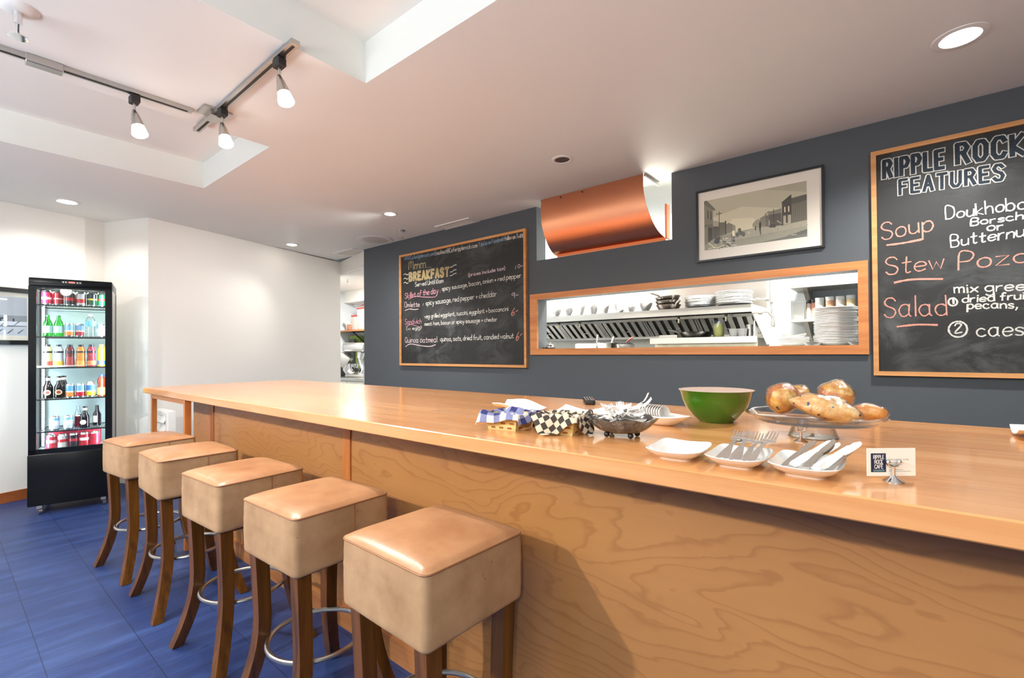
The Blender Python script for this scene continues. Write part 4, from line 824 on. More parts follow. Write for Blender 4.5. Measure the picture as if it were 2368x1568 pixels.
# cake stand
cs_ = thing('cake_stand', 'round clear glass cake stand carrying wrapped pastries', 'cake stand', (-.19, 1.588, ZT_))
part('pedestal', MB().lathe([(.060, 0), (.062, .002), (.058, .012), (.050, .036), (.047, .046), (.044, .045), (.047, .034), (.055, .010), (.058, .002)], 48), m_cake, cs_, 60)
part('plate', MB().lathe([(0, .047), (.06, .046), (.145, .045), (.152, .050), (.158, .060), (.173, .0645), (.174, .068), (.170, .069), (.154, .064), (.146, .053), (0, .052)], 64), m_cake, cs_, 60)
def pastry_mat(name, c1, c2, c3, sc_=18, fleck=None):
    t = NT(name); n = t.noise(t.obj(), sc_, 5, .6); n2 = t.noise(t.obj(), sc_*3, 3)
    c = t.ramp(n, [(.3, srgb(*c1)), (.5, srgb(*c2)), (.72, srgb(*c3))])
    if fleck: v = t.n('TexVoronoi', {'Vector': t.obj(), 'Scale': 46.0}).outputs['Distance']; c = t.mix(t.math('LESS_THAN', v, .17), c, srgb(*fleck))
    t.set(Base_Color=c, Roughness=.5, Subsurface_Weight=.1, Subsurface_Radius=(.01, .006, .003)); t.bump(n2, .4, .006); return t.mat
m_muf = pastry_mat('muffin_crust', (150,76,26), (196,116,44), (226,164,80)); m_muft = pastry_mat('muffin_top', (180,108,36), (214,160,70), (242,214,140), 30, (40,36,50))
m_scone = pastry_mat('scone_crust', (200,116,50), (228,176,100), (246,222,172), 22, (70,60,90)); m_croi = pastry_mat('croissant_crust', (190,98,28), (222,142,52), (240,184,100), 20)
def blob(name, label, cat, loc, r, sx, sy, sz, mats, rot=(0,0,0), cap=None, lumps=.08, seed=1, film=1.10):
    rnd = random.Random(seed); ph = [rnd.uniform(0, 6) for _ in range(8)]
    def shape(k):
        bm = bmesh.new(); bmesh.ops.create_icosphere(bm, subdivisions=4, radius=r)
        for v in bm.verts:
            n = v.co.normalized()
            q = 1+lumps*(math.sin(n.x*5+ph[0])*math.sin(n.y*4+ph[1])+.6*math.sin(n.z*6+ph[2]+n.x*3)+.35*math.sin(n.x*13+ph[3])*math.sin(n.y*12+ph[4]+n.z*9))
            if k > 1: q = q*k+.018*math.sin(n.x*23+ph[5])*math.sin(n.z*19+n.y*17+ph[6])
            v.co = Vector((v.co.x*q*sx, v.co.y*q*sy, v.co.z*q*sz))
        return bm
    t = thing(name, label, cat, loc, group='wrapped pastries on the cake stand'); t.rotation_euler = rot
    m = MB(); bm = shape(1); m.bm(bm)
    if cap: m.m = [1 if sum(m.v[i][cap[0]] for i in f)/len(f)*cap[1] > r*.45 else 0 for f in m.f]
    part('crumb', m, mats, t, 80)
    m = MB(); m.bm(shape(film)); part('cling_film', m, m_wrap, t, 50); return t
blob('muffin', 'film-wrapped blueberry muffin tipped on its side at the left of the glass cake stand', 'pastry', (-.262, 1.566, ZT_+.108), .042, 1.0, .92, 1.0, [m_muf, m_muft], (.2, 0, .35), (1, -1), .05, 2, 1.09)
blob('muffin', 'film-wrapped brown muffin at the back of the glass cake stand, half hidden by others', 'pastry', (-.238, 1.684, ZT_+.104), .036, 1.0, 1, .95, [m_muf, m_muft], (0, .3, .6), (2, 1), .05, 3)
blob('muffin', 'film-wrapped muffin rising highest at the back right of the glass cake stand', 'pastry', (-.142, 1.676, ZT_+.115), .042, 1.05, 1, .96, [m_muf, m_muft], (.3, .2, .2), (2, 1), .05, 4)
blob('scone', 'film-wrapped pale scone lying across the front of the glass cake stand', 'pastry', (-.148, 1.496, ZT_+.094), .046, 1.62, .72, .72, [m_scone, m_scone], (0, .22, .25), None, .10, 5, 1.08)
blob('croissant', 'film-wrapped golden pastry end sticking out at the right of the glass cake stand', 'pastry', (-.062, 1.562, ZT_+.083), .024, 1.75, .9, .85, [m_croi, m_croi], (0, .05, .35), None, .05, 6, 1.12)
# white rectangular dishes
def dish(label, x, y, rz, w_=.066, d=.080):
    t = thing('serving_dish', label, 'dish', (x, y, ZT_), rz, 'white porcelain dishes at the counter edge')
    def ring(sx, sy, z, p=4.5, flare=0):
        r = []
        for k in range(48):
            a = 2*PI*k/48; c_, s_ = math.cos(a), math.sin(a)
            u = abs(c_)**(2/p)*math.copysign(1, c_); v = abs(s_)**(2/p)*math.copysign(1, s_)
            r.append((sx*u, sy*v, z+flare*(abs(u*v))**2))
        return r
    rings = [ring(w_*.58, d*.62, 0), ring(w_*.60, d*.64, .004), ring(w_*.62, d*.66, .0045), ring(w_*.88, d*.88, .013, 5, .003), ring(w_, d, .022, 5.5, .006), ring(w_*.985, d*.985, .0235, 5.5, .006), ring(w_*.86, d*.87, .014, 5, .003), ring(w_*.70, d*.72, .007, 5), ring(w_*.3, d*.3, .0062, 3)]
    vs = [v for r in rings for v in r]; n = 48
    fs = [(j*n+i, j*n+(i+1) % n, (j+1)*n+(i+1) % n, (j+1)*n+i) for j in range(len(rings)-1) for i in range(n)]
    fs += [tuple(range(n-1, -1, -1)), tuple((len(rings)-1)*n+i for i in range(n))]
    part('dish_body', MB().add(vs, fs), m_porc, t, 60); return t
dish('empty white rectangular porcelain dish, leftmost of three at the counter edge', -.402, 1.112, .06, .062, .080)
dish('white rectangular porcelain dish holding metal forks, middle of three at the counter edge', -.272, 1.118, .02, .059, .082)
dish('white rectangular porcelain dish holding table knives, right of the fork dish', -.145, 1.122, -.02, .062, .084)
# metal forks
def flat(m, outline, z, th, bend=None):
    n = len(outline); f = bend or (lambda y: 0)
    m.add([(x, y, z+f(y)) for x, y in outline]+[(x, y, z+th+f(y)) for x, y in outline], [tuple(range(n-1, -1, -1)), tuple(range(n, 2*n))]+[(i, (i+1) % n, n+(i+1) % n, n+i) for i in range(n)])
def bar(m, pts, wds, th):
    """flat bent strip through (x,y,z) points, wide in x"""
    n = len(pts); vs = []
    for (x, y, z), w_ in zip(pts, wds): vs += [(x-w_, y, z), (x+w_, y, z), (x+w_, y, z+th), (x-w_, y, z+th)]
    fs = [(i*4+k, i*4+(k+1) % 4, i*4+4+(k+1) % 4, i*4+4+k) for i in range(n-1) for k in range(4)]+[(3, 2, 1, 0), tuple(n*4-4+k for k in range(4))]
    m.add(vs, fs)
def fork_mesh(L, th, hw, tine, arch, mat, name):
    m = MB(); k = L/.17
    bar(m, [(0, 0, 0), (0, .012*k, .0006), (0, .05*k, .004*arch), (0, .085*k, .006*arch), (0, .112*k, .003*arch)], [hw*.9, hw, hw*.72, hw*.4, hw*.42], th)
    bar(m, [(0, .112*k, .003*arch), (0, .118*k, .001*arch), (0, .127*k, 0), (0, .136*k, .001*arch)], [hw*.42, hw*1.0, hw*1.55, hw*1.55], th)
    for t in range(4):
        x = (-1.5+t)*hw*1.55*2/4
        bar(m, [(x, .134*k, .001*arch), (x, .150*k, .003*arch), (x, .170*k, .008*arch)], [tine, tine, tine*.6], th)
    return m.mesh(name, mat)
m_cut = plain('cutlery_steel', (.90,.89,.86), .33, 1)
fm = fork_mesh(.150, .0018, .0085, .0016, 1, m_cut, 'metal_fork')
for k in range(6):
    o = bpy.data.objects.new('metal_fork', fm); col.objects.link(o)
    o.location = (-.304+.0125*k, 1.074+.004*(k % 2), ZT_+.0125+.003*(k % 2)); o.rotation_euler = (.21+.02*(k % 3), .05*((k*7) % 3-1), (-.14, .03, -.08, .06, -.05, -.12)[k])
    tag(o, '%s metal fork from the left in the middle white dish' % ORD[k], 'fork', 'metal forks in the white dish')
def knife_mesh():
    m = MB(); bar(m, [(0, 0, 0), (0, .01, 0), (0, .05, .001), (0, .085, .001)], [.006, .008, .0072, .0058], .0042)
    flat(m, [(-.006, .083), (.006, .083), (.0095, .11), (.0105, .14), (.008, .16), (.001, .170), (-.006, .155), (-.0065, .11)], .0012, .0016); return m.mesh('table_knife', m_cut)
km = knife_mesh()
for k in range(7):
    o = bpy.data.objects.new('table_knife', km); col.objects.link(o)
    o.location = (-.178+.0122*k, 1.076+.003*(k % 3), ZT_+.0135+.003*(k % 2)); o.rotation_euler = (.19+.02*(k % 2), .25*((k*5) % 3-1)+.1, -.22-.04*(k % 3))
    tag(o, '%s table knife from the left in the white knife dish' % ORD[k], 'knife', 'table knives in the white dish')
# business card in a chrome card clip
bc = thing('card_holder', 'small chrome card holder gripping the business card near the counter edge', 'card holder', (-.009, 1.137, ZT_), math.radians(39.3))
part('base', MB().lathe([(.0165, 0), (.0165, .002), (.013, .005), (.006, .010), (.0035, .013)], 28), m_chrome, bc)
part('stem', MB().cyl(.0032, .012, .030, 12), m_chrome, bc)
part('clip', MB().tube([(-.011, .0, .036), (-.008, 0, .0315), (0, 0, .029), (.008, 0, .0315), (.011, 0, .036)], .0024, 8).ball((-.0105, -.001, .038), .0042, 12).ball((.0105, -.001, .038), .0042, 12), m_chrome, bc)
cd_ = thing('business_card', 'white business card with a navy logo block held in the chrome clip', 'card', (-.009-.004*math.cos(.686), 1.137-.004*math.sin(.686)+.004, ZT_+.011), math.radians(39.3))
m_navy = plain('navy_print', srgb(22,34,66), .5); m_ink = plain('grey_ink', srgb(120,116,112), .7); m_teal = plain('teal_print', srgb(120,160,164), .6)
part('card_stock', MB().box(-.0455, .0455, -.0006, .0006, 0, .052), plain('card_stock', srgb(240,236,226), .5), cd_, 0)
part('logo_block', MB().box(-.0385, -.0105, -.0010, -.0006, .0075, .0425), m_navy, cd_, 0)
rnd = random.Random(1); m = MB()
for txt, zz in (('RIPPLE', .0325), ('ROCK', .0235), ('CAFÉ', .0145)):
    ww = {'RIPPLE': .020, 'ROCK': .0155, 'CAFÉ': .0155}[txt]
    for p in layout(txt, -.0245-ww/2, zz, -.0245+ww/2, zz, .0068, rnd, 0, False): ribbon(m, p, .0011, -.0013, None, 0, 1)
part('logo_lettering', m, m_wplast, cd_, 0)
m = MB()
for k in range(3): ribbon(m, catmull([(-.035+.003*j, .0095+.0012*k+.0004*(-1)**j) for j in range(8)]), .0007, -.0013)
part('logo_waves', m, m_teal, cd_, 0)
m = MB()
for p in layout('RIPPLE ROCK CAFÉ', -.006, .0295, .032, .0295, .0022, rnd, 0, False): ribbon(m, p, .00035, -.0009)
for zz, x1 in ((.0245, .024), (.0215, .020), (.0115, .022), (.0085, .036)): m.box(-.005, x1, -.0009, -.0006, zz, zz+.0005)
part('printed_lines', m, m_ink, cd_, 0)
c2 = thing('card_holder', 'small empty chrome card holder behind the dish of knives', 'card holder', (-.205, 1.478, ZT_), math.radians(30))
for ch in list(bc.children): dup(ch, parent=c2)
# folded white paper and right edge paper
m_paper = plain('white_paper', srgb(244,240,234), .8)
def sheet(label, pts, name='paper_napkin', h=.006, curl=.02, thick=.003, seed=0):
    (ax, ay), (bx, by), (cx, cy_), (dx_, dy_) = pts; R = random.Random(seed); ph = R.uniform(0, 6)
    def f(u, v):
        x = (ax*(1-u)+bx*u)*(1-v)+(dx_*(1-u)+cx*u)*v; y = (ay*(1-u)+by*u)*(1-v)+(dy_*(1-u)+cy_*u)*v
        return (x, y, ZT_+h+curl*(abs(2*v-1)**2.2)*(.5+.5*math.sin(3*u+ph))+.004*(1+math.sin(7*u+ph)*math.sin(5*v)))
    return tag(MB().grid(f, 20, 14, 0, thick).build(name, m_paper), label, 'napkin', 'white paper napkins behind the baskets')
sheet('white paper napkin spread behind the blue gingham basket', [(-1.33, 1.49), (-1.125, 1.45), (-1.17, 1.66), (-1.39, 1.66)], h=.004, curl=.03, seed=1)
sheet('long white paper napkin spread behind the brown chequered basket', [(-1.085, 1.56), (-.83, 1.50), (-.87, 1.66), (-1.13, 1.75)], h=.004, curl=.034, seed=5)
o = sheet('white paper edge poking in at the far right of the countertop', [(.252, 1.86), (.5, 1.86), (.5, 2.05), (.252, 2.0)], h=.004, curl=.022, seed=3); del o['group']
# baskets with cloths
m_straw = timber('pale_straw', srgb(226,206,146), srgb(196,166,100), 0, .6, 3); m_strip = plain('red_brown_strip', srgb(150,84,40), .6)
def basket(label, x, y, rz, a, b_, h, z=ZT_):
    t = thing('bread_basket', label, 'basket', (x, y, z), rz, 'woven bread baskets'); k = .82
    m = MB(); q = [(-a*k, -b_*k, 0), (a*k, -b_*k, 0), (a*k, b_*k, 0), (-a*k, b_*k, 0), (-a, -b_, h), (a, -b_, h), (a, b_, h), (-a, b_, h)]
    qi = [(v[0]*.95, v[1]*.95, v[2]+(.004 if v[2] == 0 else 0)) for v in q]
    m.add(q+qi, [(3,2,1,0), (0,1,5,4), (1,2,6,5), (2,3,7,6), (3,0,4,7), (8,9,10,11), (8,12,13,9), (9,13,14,10), (10,14,15,11), (11,15,12,8), (4,5,13,12), (5,6,14,13), (6,7,15,14), (7,4,12,15)])
    part('woven_body', m, m_straw, t, 0)
    m = MB()
    for zz in (.16, .46, .74):
        s = k+(1-k)*zz; hh = zz*h
        for side, L, off in ((0, a, b_), (1, b_, a), (2, a, b_), (3, b_, a)):
            n = 3 if side % 2 == 0 else 2
            for i in range(n):
                c0 = (-1+2*(i+.5+(.25 if zz == .46 else 0))/n)*L*s*.86; w_ = L*s/n*.42
                M = Matrix.Rotation(side*PI/2, 4, 'Z'); m.M = M; m.box(c0-w_, c0+w_, -off*s-.0012, -off*s+.001, hh-.0026, hh+.0026)
    part('weave_strip', m, m_strip, t, 0)
    m = MB(); m.box(-a-.003, a+.003, -b_-.003, -b_+.003, h-.008, h).box(-a-.003, a+.003, b_-.003, b_+.003, h-.008, h).box(-a-.003, -a+.003, -b_, b_, h-.008, h).box(a-.003, a+.003, -b_, b_, h-.008, h)
    part('rim', m, timber('straw_rim', srgb(206,160,60), srgb(170,118,40), 0, .5, 3), t, 0); return t
basket('small woven basket lined with a blue gingham cloth on the countertop', -.985, 1.188, .10, .064, .056, .050)
basket('small woven basket mostly hidden under a brown chequered cloth', -.805, 1.225, .16, .066, .060, .052)
def drape(name, label, cx, cy_, rz, a, b_, z0, half, rot, cell, mats, rule, n=60, sag=.012, seed=1, outk=.28):
    R = random.Random(seed); ph = [R.uniform(0, 6) for _ in range(6)]; vs = []; c_, s_ = math.cos(rot), math.sin(rot)
    for j in range(n+1):
        for i in range(n+1):
            p, q = (2*i/n-1)*half[0], (2*j/n-1)*half[1]; x, y = p*c_-q*s_, p*s_+q*c_
            ex, ey = max(abs(x)-a, 0), max(abs(y)-b_, 0); e = math.hypot(ex, ey)
            wob = .006*math.sin(x*60+ph[0]+y*25)+.005*math.sin(y*70+ph[1]-x*30)
            if e == 0:
                r = max(abs(x)/a, abs(y)/b_); z = z0-sag*(1-r**4)+wob*(1-r*.4)+.003*math.sin(x*150+ph[3])*math.sin(y*130+ph[4]); X, Y = x, y
            else:
                f = outk+.16*math.sin(math.atan2(y, x)*6+ph[2]); X = math.copysign(min(abs(x), a)+ex*f+.004, x) if ex > 0 else x; Y = math.copysign(min(abs(y), b_)+ey*f+.004, y) if ey > 0 else y
                z = z0-e*.93+wob*.5; 
                if z < .004: over = .004-z; X += math.copysign(over*.5*(ex/e), x); Y += math.copysign(over*.5*(ey/e), y); z = .004+.002*abs(math.sin(over*90+ph[5]))
            vs.append((X, Y, max(z, .003)))
    m = MB(); m.v = vs
    for j in range(n):
        for i in range(n):
            m.f.append((j*(n+1)+i, j*(n+1)+i+1, (j+1)*(n+1)+i+1, (j+1)*(n+1)+i)); m.m.append(rule(int(i*2*half[0]/n/cell), int(j*2*half[1]/n/cell)))
    o = m.build(name, mats, None, 80); o.location = (cx, cy_, ZT_); o.rotation_euler = (0, 0, rz)
    md = o.modifiers.new('cloth thickness', 'SOLIDIFY'); md.thickness = .0016; md.offset = 1
    return tag(o, label, 'cloth', 'cloths lining the baskets')
def fabric(name, c): t = NT(name); n = t.noise(t.map((420, 420, 420)), 1, 2); t.set(Base_Color=t.mix(n, tuple(x*.8 for x in c), c), Roughness=.9); return t.mat
f_w = fabric('cloth_white', srgb(232,228,216)); f_m = fabric('cloth_mid_blue', srgb(128,132,172)); f_b = fabric('cloth_dark_blue', srgb(44,48,108))
f_c = fabric('cloth_cream', srgb(216,200,178)); f_k = fabric('cloth_brown_black', srgb(62,54,50)); f_g = fabric('cloth_grey', srgb(150,142,136))
drape('gingham_cloth', 'blue and white gingham cloth draped over the left woven basket', -.985, 1.190, .10, .068, .060, .056, (.098, .088), .10, .0245, [f_w, f_m, f_b], lambda i, j: (i % 2)+(j % 2), 64, .016, 3)
drape('chequered_cloth', 'brown and cream chequered cloth over the right basket, one corner hanging to the countertop', -.805, 1.228, .16, .068, .063, .059, (.104, .104), .66, .0172, [f_c, f_k], lambda i, j: (i+j) % 2, 78, .012, 8, .30)
# grey scalloped bowl of plastic forks
fb = thing('scalloped_bowl', 'smoky grey scalloped bowl on black ball feet, heaped with white plastic forks', 'bowl', (-.628, 1.268, ZT_), .2)
t = NT('smoky_glass'); nz = t.noise(t.obj(), 34, 4, .6, 1.0)
t.set(Base_Color=t.ramp(nz, [(.3, srgb(52,52,52)), (.55, srgb(112,111,110)), (.8, srgb(172,170,168))]), Roughness=.12, Transmission_Weight=.25, Coat_Weight=.5); t.bump(nz, .25, .004); m_smoke = t.mat
def fbowl(k):
    def f(u, v):
        a = 2*PI*u; sc_ = 1+.035*math.cos(6*a)*v**3; r = (.30+.70*v**.75)*k
        return (.104*r*sc_*math.cos(a), .082*r*sc_*math.sin(a), .012+.044*v**1.7+.004*math.cos(6*a+.6)*v**4+(1-k)*.05*(1-v))
    return f
m = MB(); m.grid(fbowl(1), 72, 14); m.grid(fbowl(.93), 72, 14); m.poly([fbowl(1)(k/36, 0) for k in range(36)]); m.poly([fbowl(.93)(k/36, 0) for k in range(36)])
m.add([fbowl(q)(k/72, 1) for q in (1, .93) for k in range(72)], [(k, (k+1) % 72, 72+(k+1) % 72, 72+k) for k in range(72)])
part('bowl_wall', m, m_smoke, fb, 80)
for a in (.5, 2.4, 3.9, 5.5): part('ball_foot', MB().ball((.048*math.cos(a), .040*math.sin(a), .0085), .0085, 14), m_black, fb)
pf = fork_mesh(.105, .0016, .0058, .0011, 1, plain('white_cutlery_plastic', srgb(240,236,232), .35), 'plastic_fork')
R = random.Random(21)
for k in range(64):
    o = bpy.data.objects.new('plastic_fork', pf); col.objects.link(o)
    a = R.uniform(0, 2*PI); rr = math.sqrt(R.random())*.030; d = R.uniform(0, 2*PI)
    if k < 2:
        o.location = ((-.622, 1.262, ZT_+.050), (-.628, 1.300, ZT_+.046))[k]; o.rotation_euler = ((.62, .3, -1.0), (.75, -.2, -.9))[k]
        tag(o, ('white plastic fork standing highest out of the grey scalloped bowl', 'white plastic fork sticking up behind the highest one in the grey bowl')[k], 'fork', 'plastic forks in the grey bowl'); continue
    zz = ZT_+.050+.030*(1-(rr/.042)**2)*R.uniform(.1, 1.0)
    o.location = (-.634+rr*math.cos(a)-.05*math.cos(d+PI/2), 1.268+.8*rr*math.sin(a)-.05*math.sin(d+PI/2), zz); o.rotation_euler = (R.uniform(-.22, .22), R.uniform(-.9, .9), d)
    tag(o, 'white plastic fork lying in the jumbled heap in the grey scalloped bowl', 'fork', 'plastic forks in the grey bowl')
# boat dish with a row of nested cups
bd = thing('boat_dish', 'white boat-shaped dish holding a row of nested plastic cups behind the fork bowl', 'dish', (-.640, 1.565, ZT_), -.42)
def boat(k, dz):
    def f(u, v):
        a = 2*PI*u; c_, s_ = math.cos(a), math.sin(a); r = .45+.55*v
        return ((.135*r-(.006 if k else 0))*math.copysign(abs(c_)**1.0, c_)*(1+.05*v*abs(c_)**6), (.062*r-(.005 if k else 0))*s_*(1-.25*abs(c_)**3), dz+.030*v**1.3+.010*v*abs(c_)**4)
    return f
m = MB(); m.grid(boat(0, 0), 56, 8); m.grid(boat(1, .003), 56, 8)
m.poly([boat(0, 0)(k/56, 0) for k in range(56)]); m.poly([boat(1, .003)(k/56, 0) for k in range(56)]); m.add([boat(q, .003*q)(k/56, 1) for q in (0, 1) for k in range(56)], [(k, (k+1) % 56, 56+(k+1) % 56, 56+k) for k in range(56)])
part('dish_body', m, m_porc, bd, 70)
m_cup = plain('translucent_cup_plastic', srgb(232,226,220), .3, 0, Transmission_Weight=.2)
cup = MB().lathe([(.016, 0), (.0225, .026), (.0245, .0265), (.0245, .029), (.0218, .028), (.0155, .0015), (0, .0015)], 24).mesh('portion_cup', m_cup, 60)
for k in range(9):
    o = bpy.data.objects.new('portion_cup', cup); col.objects.link(o); q = -.075+.0115*k
    o.location = (-.640+q*math.cos(-.42)-.008, 1.565+q*math.sin(-.42), ZT_+.036); o.rotation_euler = (0, PI/2-.15, -.42)
    tag(o, '%s nested plastic portion cup from the left lying in the white boat dish' % ORD[k], 'cup', 'nested portion cups in the boat dish')
# remote control
rc = thing('remote_control', 'black remote control lying on the countertop near the dark wall', 'remote', (-1.150, 1.985, ZT_), .60)
part('housing', MB().rbox(-.024, .024, -.085, .085, 0, .022, .006, 3), m_black, rc)
part('keypad_plate', MB().rbox(-.020, .020, -.078, .070, .0215, .0235, .0008, 1), plain('grey_keypad', srgb(140,138,136), .4), rc)
m_btn = plain('button_black', (.015,.015,.016), .5)
for j in range(8):
    for i in range(3): part('button', MB().rbox(-.017+.0125*i, -.008+.0125*i, -.072+.0165*j, -.062+.0165*j, .0232, .0255, .001, 1), m_btn if (i, j) != (2, 0) else plain('button_red', srgb(190,40,36), .4), rc)

# ------------------------------------------------------------------ kitchen behind the hatch
kh = thing('extractor_hood', 'long stainless extractor hood with slatted filters behind the serving hatch', 'hood', (0, 0, 0))
HX0, HX1 = -3.75, -.94
part('front_lip', MB().box(HX0, HX1, 4.295, 4.31, 1.569, 1.632), m_hood, kh, 0)
part('top_plate', MB().box(HX0, HX1, 4.31, 4.93, 1.618, 1.632), m_hood, kh, 0)
part('top_lining', MB().box(HX0, HX1, 4.31, 4.60, 1.60, 1.612), m_darkgap, kh, 0)
part('upper_stack', MB().box(HX0, HX1, 4.90, 4.985, 1.632, 2.35), m_hood, kh, 0)
part('end_panel', MB().prism([(HX1, 4.295, 1.569), (HX1, 4.295, 1.632), (HX1, 4.985, 1.632), (HX1, 4.985, 1.30), (HX1, 4.86, 1.30)], (.006, 0, 0)), m_kwhite, kh, 0)
part('filter_channel', MB().box(HX0, HX1-.001, 4.79, 4.86, 1.372, 1.398).box(HX0, HX1-.001, 4.52, 4.56, 1.548, 1.572), m_hood, kh, 0)
p0, p1 = Vector((4.555, 1.560)), Vector((4.80, 1.392)); sl = p1-p0; nrm = Vector((sl.y, -sl.x)).normalized()*-1
def filt_mesh():
    m = MB(); F = .51
    def q(x0, x1, d0, d1, mi, t0_=0, t1_=1):
        a = p0+sl*t0_; b_ = p0+sl*t1_
        if True:
            n_ = Vector((-sl.y, sl.x)).normalized()
            if n_.x > 0: n_ = -n_
        P = [(a+n_*d0), (a+n_*d1), (b_+n_*d1), (b_+n_*d0)]
        m.prism([(x0, v.x, v.y) for v in P], (x1-x0, 0, 0), mi)
    q(-F/2, F/2, -.03, -.025, 1)
    q(-F/2, -F/2+.018, -.025, .003, 0); q(F/2-.018, F/2, -.025, .003, 0); q(-F/2, F/2, -.025, .003, 0, 0, .06); q(-F/2, F/2, -.025, .003, 0, .95, 1)
    for k in range(6): x = -F/2+.052+k*.0815; q(x-.022, x+.022, -.008, .0, 0)
    return m
fl_r = filt_mesh().build('grease_filter', [m_steel, m_darkgap], kh, 0)
hm = MB(); n_ = Vector((-sl.y, sl.x)).normalized(); n_ = -n_ if n_.x > 0 else n_
a = p0+sl*.60+n_*.012
hm.tube([(-.05, a.x+.01, a.y+.03), (-.05, a.x, a.y+.03), (-.055, a.x, a.y), (.055, a.x, a.y), (.05, a.x, a.y+.03), (.05, a.x+.01, a.y+.03)], .0035, 6); part('handle', hm, m_chrome, fl_r)
for k in range(5): o = fl_r if k == 0 else dup(fl_r, parent=kh); o.location = (-1.225-.515*k, 0, 0)
for k, (x, wd) in enumerate(((-2.921, 'leftmost'), (-2.655, 'second from the left'), (-1.583, 'above the black pan'), (-1.166, 'above the yellow-filled tub'))):
    t = thing('spray_nozzle', 'fire suppression nozzle under the hood lip, %s' % wd, 'nozzle', (x, 4.40, 1.60), 0, 'suppression nozzles under the hood')
    part('mount', MB().box(-.03, .03, -.012, .012, -.030, 0).cyl(.012, -.055, -.02, 12), m_black, t)
    part('brass_tip', MB().cyl(.009, -.095, -.052, 12).cyl(.0105, -.07, -.064, 12), mottled('brass_tip', (.62,.55,.34), .3, .8), t)
# white back panels below the filters
for k, x in enumerate((-3.3, -2.09, -.88)): struct(MB().box(x-.605+.602*0, x+.603, 4.975, 4.995, .9, 1.37).build('trim_%d' % (3+k), m_kwhite, smooth=0))
# lower steel shelf with its things
ls = thing('steel_shelf', 'stainless steel over-range shelf in the lower right of the hatch view', 'shelf', (0, 0, 0))
part('front_lip', MB().box(-1.822, -.898, 4.295, 4.305, 1.312, 1.365), m_hood, ls, 0); part('shelf_board', MB().box(-1.822, -.898, 4.305, 4.55, 1.352, 1.365), m_hood, ls, 0)
part('splash_panel', MB().box(-1.79, -.905, 4.34, 4.352, 1.0, 1.352), mottled('grimy_steel', (.60,.56,.42), .4, .6, .3, 12), ls, 0)
part('raised_step', MB().box(-1.77, -1.60, 4.40, 4.54, 1.365, 1.395), m_hood, ls, 0)
part('end_bracket', MB().box(-.955, -.945, 4.45, 4.55, 1.365, 1.50), m_hood, ls, 0)
def pan(label, loc, rz, r=.125, h=.05, hl=.20, rot=(0,0), group=None, name='frying_pan', mat=None):
    mt = mat or m_pan; t = thing(name, label, 'pan', loc, rz, group); t.rotation_euler = (rot[0], rot[1], rz)
    part('pan_body', MB().lathe([(0, 0), (r*.72, 0), (r*.8, .004), (r*.96, h*.8), (r, h), (r*.985, h+.001), (r*.94, h*.8), (r*.76, .007), (0, .005)], 36), mt, t, 50)
    part('handle', MB().tube([(r*.93, 0, h*.72), (r*1.15, 0, h*.95), (r*1.4, 0, h*1.3), (r+hl, 0, h*1.75)], [.008, .007, .009, .010], 8), m_satin, t)
    for s in (-1, 1): part('rivet', MB().ball((r*.93, s*.012, h*.7), .006, 8), m_steel, t)
    return t
m_pan = mottled('blackened_steel', (.032,.024,.020), .35, .5, .7, 14)
pan('blackened pan at the bottom of the stack of three on the hood', (-1.69, 4.43, 1.633), -.7, .114, .05, .10, group='stacked pans on the hood')
pan('blackened pan in the middle of the stack of three on the hood', (-1.692, 4.427, 1.676), -.9, .116, .045, .12, (.02, -.04), 'stacked pans on the hood')
pan('topmost blackened pan on the hood, its handle pointing up', (-1.695, 4.43, 1.718), -1.75, .117, .045, .17, (.06, .06), 'stacked pans on the hood')
pan('wide black frying pan with steel handle lying on the lower steel shelf', (-1.44, 4.45, 1.367), 3.0, .15, .05, .13, name='wok_pan', mat=mottled('black_iron', (.02,.02,.021), .3, .4, .5, 20))
# plates
def plate_mesh(r, h=.022):
    return MB().lathe([(0, 0), (r*.55, 0), (r*.6, .003), (r*.97, h-.004), (r, h), (r*.985, h+.002), (r*.62, .006), (0, .005)], 48).mesh('dinner_plate', m_plate, 40)
def stack(r, x, y, z, n, step, what, grp, jit=.004, seed=0, top=True):
    me = plate_mesh(r); R = random.Random(seed)
    for k in range(n):
        o = bpy.data.objects.new('dinner_plate', me); col.objects.link(o); o.location = (x+R.uniform(-jit, jit), y+R.uniform(-jit, jit), z+step*k)
        i = n-1-k; lab = ('topmost' if i == 0 else 'bottom' if k == 0 else ORD[i]+' from the top')
        tag(o, 'white plate, %s in %s' % (lab, what), 'plate', grp)
stack(.138, -1.415, 4.50, 1.633, 9, .0115, 'the plate stack beside the blackened pans', 'plates on the hood beside the pans', .005, 1)
stack(.150, -1.115, 4.47, 1.633, 10, .0118, 'the stack at the right end of the hood', 'plates at the right end of the hood', .005, 2)
stack(.122, -.318, 3.76, WZ0+.001, 22, .0108, 'the tall stack on the hatch ledge', 'tall stack of plates on the hatch ledge', .0045, 3)
stack(.098, -.560, 3.75, WZ0+.001, 5, .0092, 'the low stack on the hatch ledge', 'low stack of plates on the hatch ledge', .003, 4)
sq = MB(); w4 = lambda s, z, c_=0: [(-s, -s, z+c_), (0, -s, z), (s, -s, z+c_), (s, 0, z), (s, s, z+c_), (0, s, z), (-s, s, z+c_), (-s, 0, z)]
R_ = [w4(.035, 0), w4(.04, .003), w4(.076, .030, .012), w4(.073, .030, .012), w4(.038, .006), w4(.012, .006)]
sq.add([v for r in R_ for v in r], [(j*8+i, j*8+(i+1) % 8, j*8+8+(i+1) % 8, j*8+8+i) for j in range(5) for i in range(8)]+[tuple(range(7, -1, -1)), tuple(range(40, 48))])
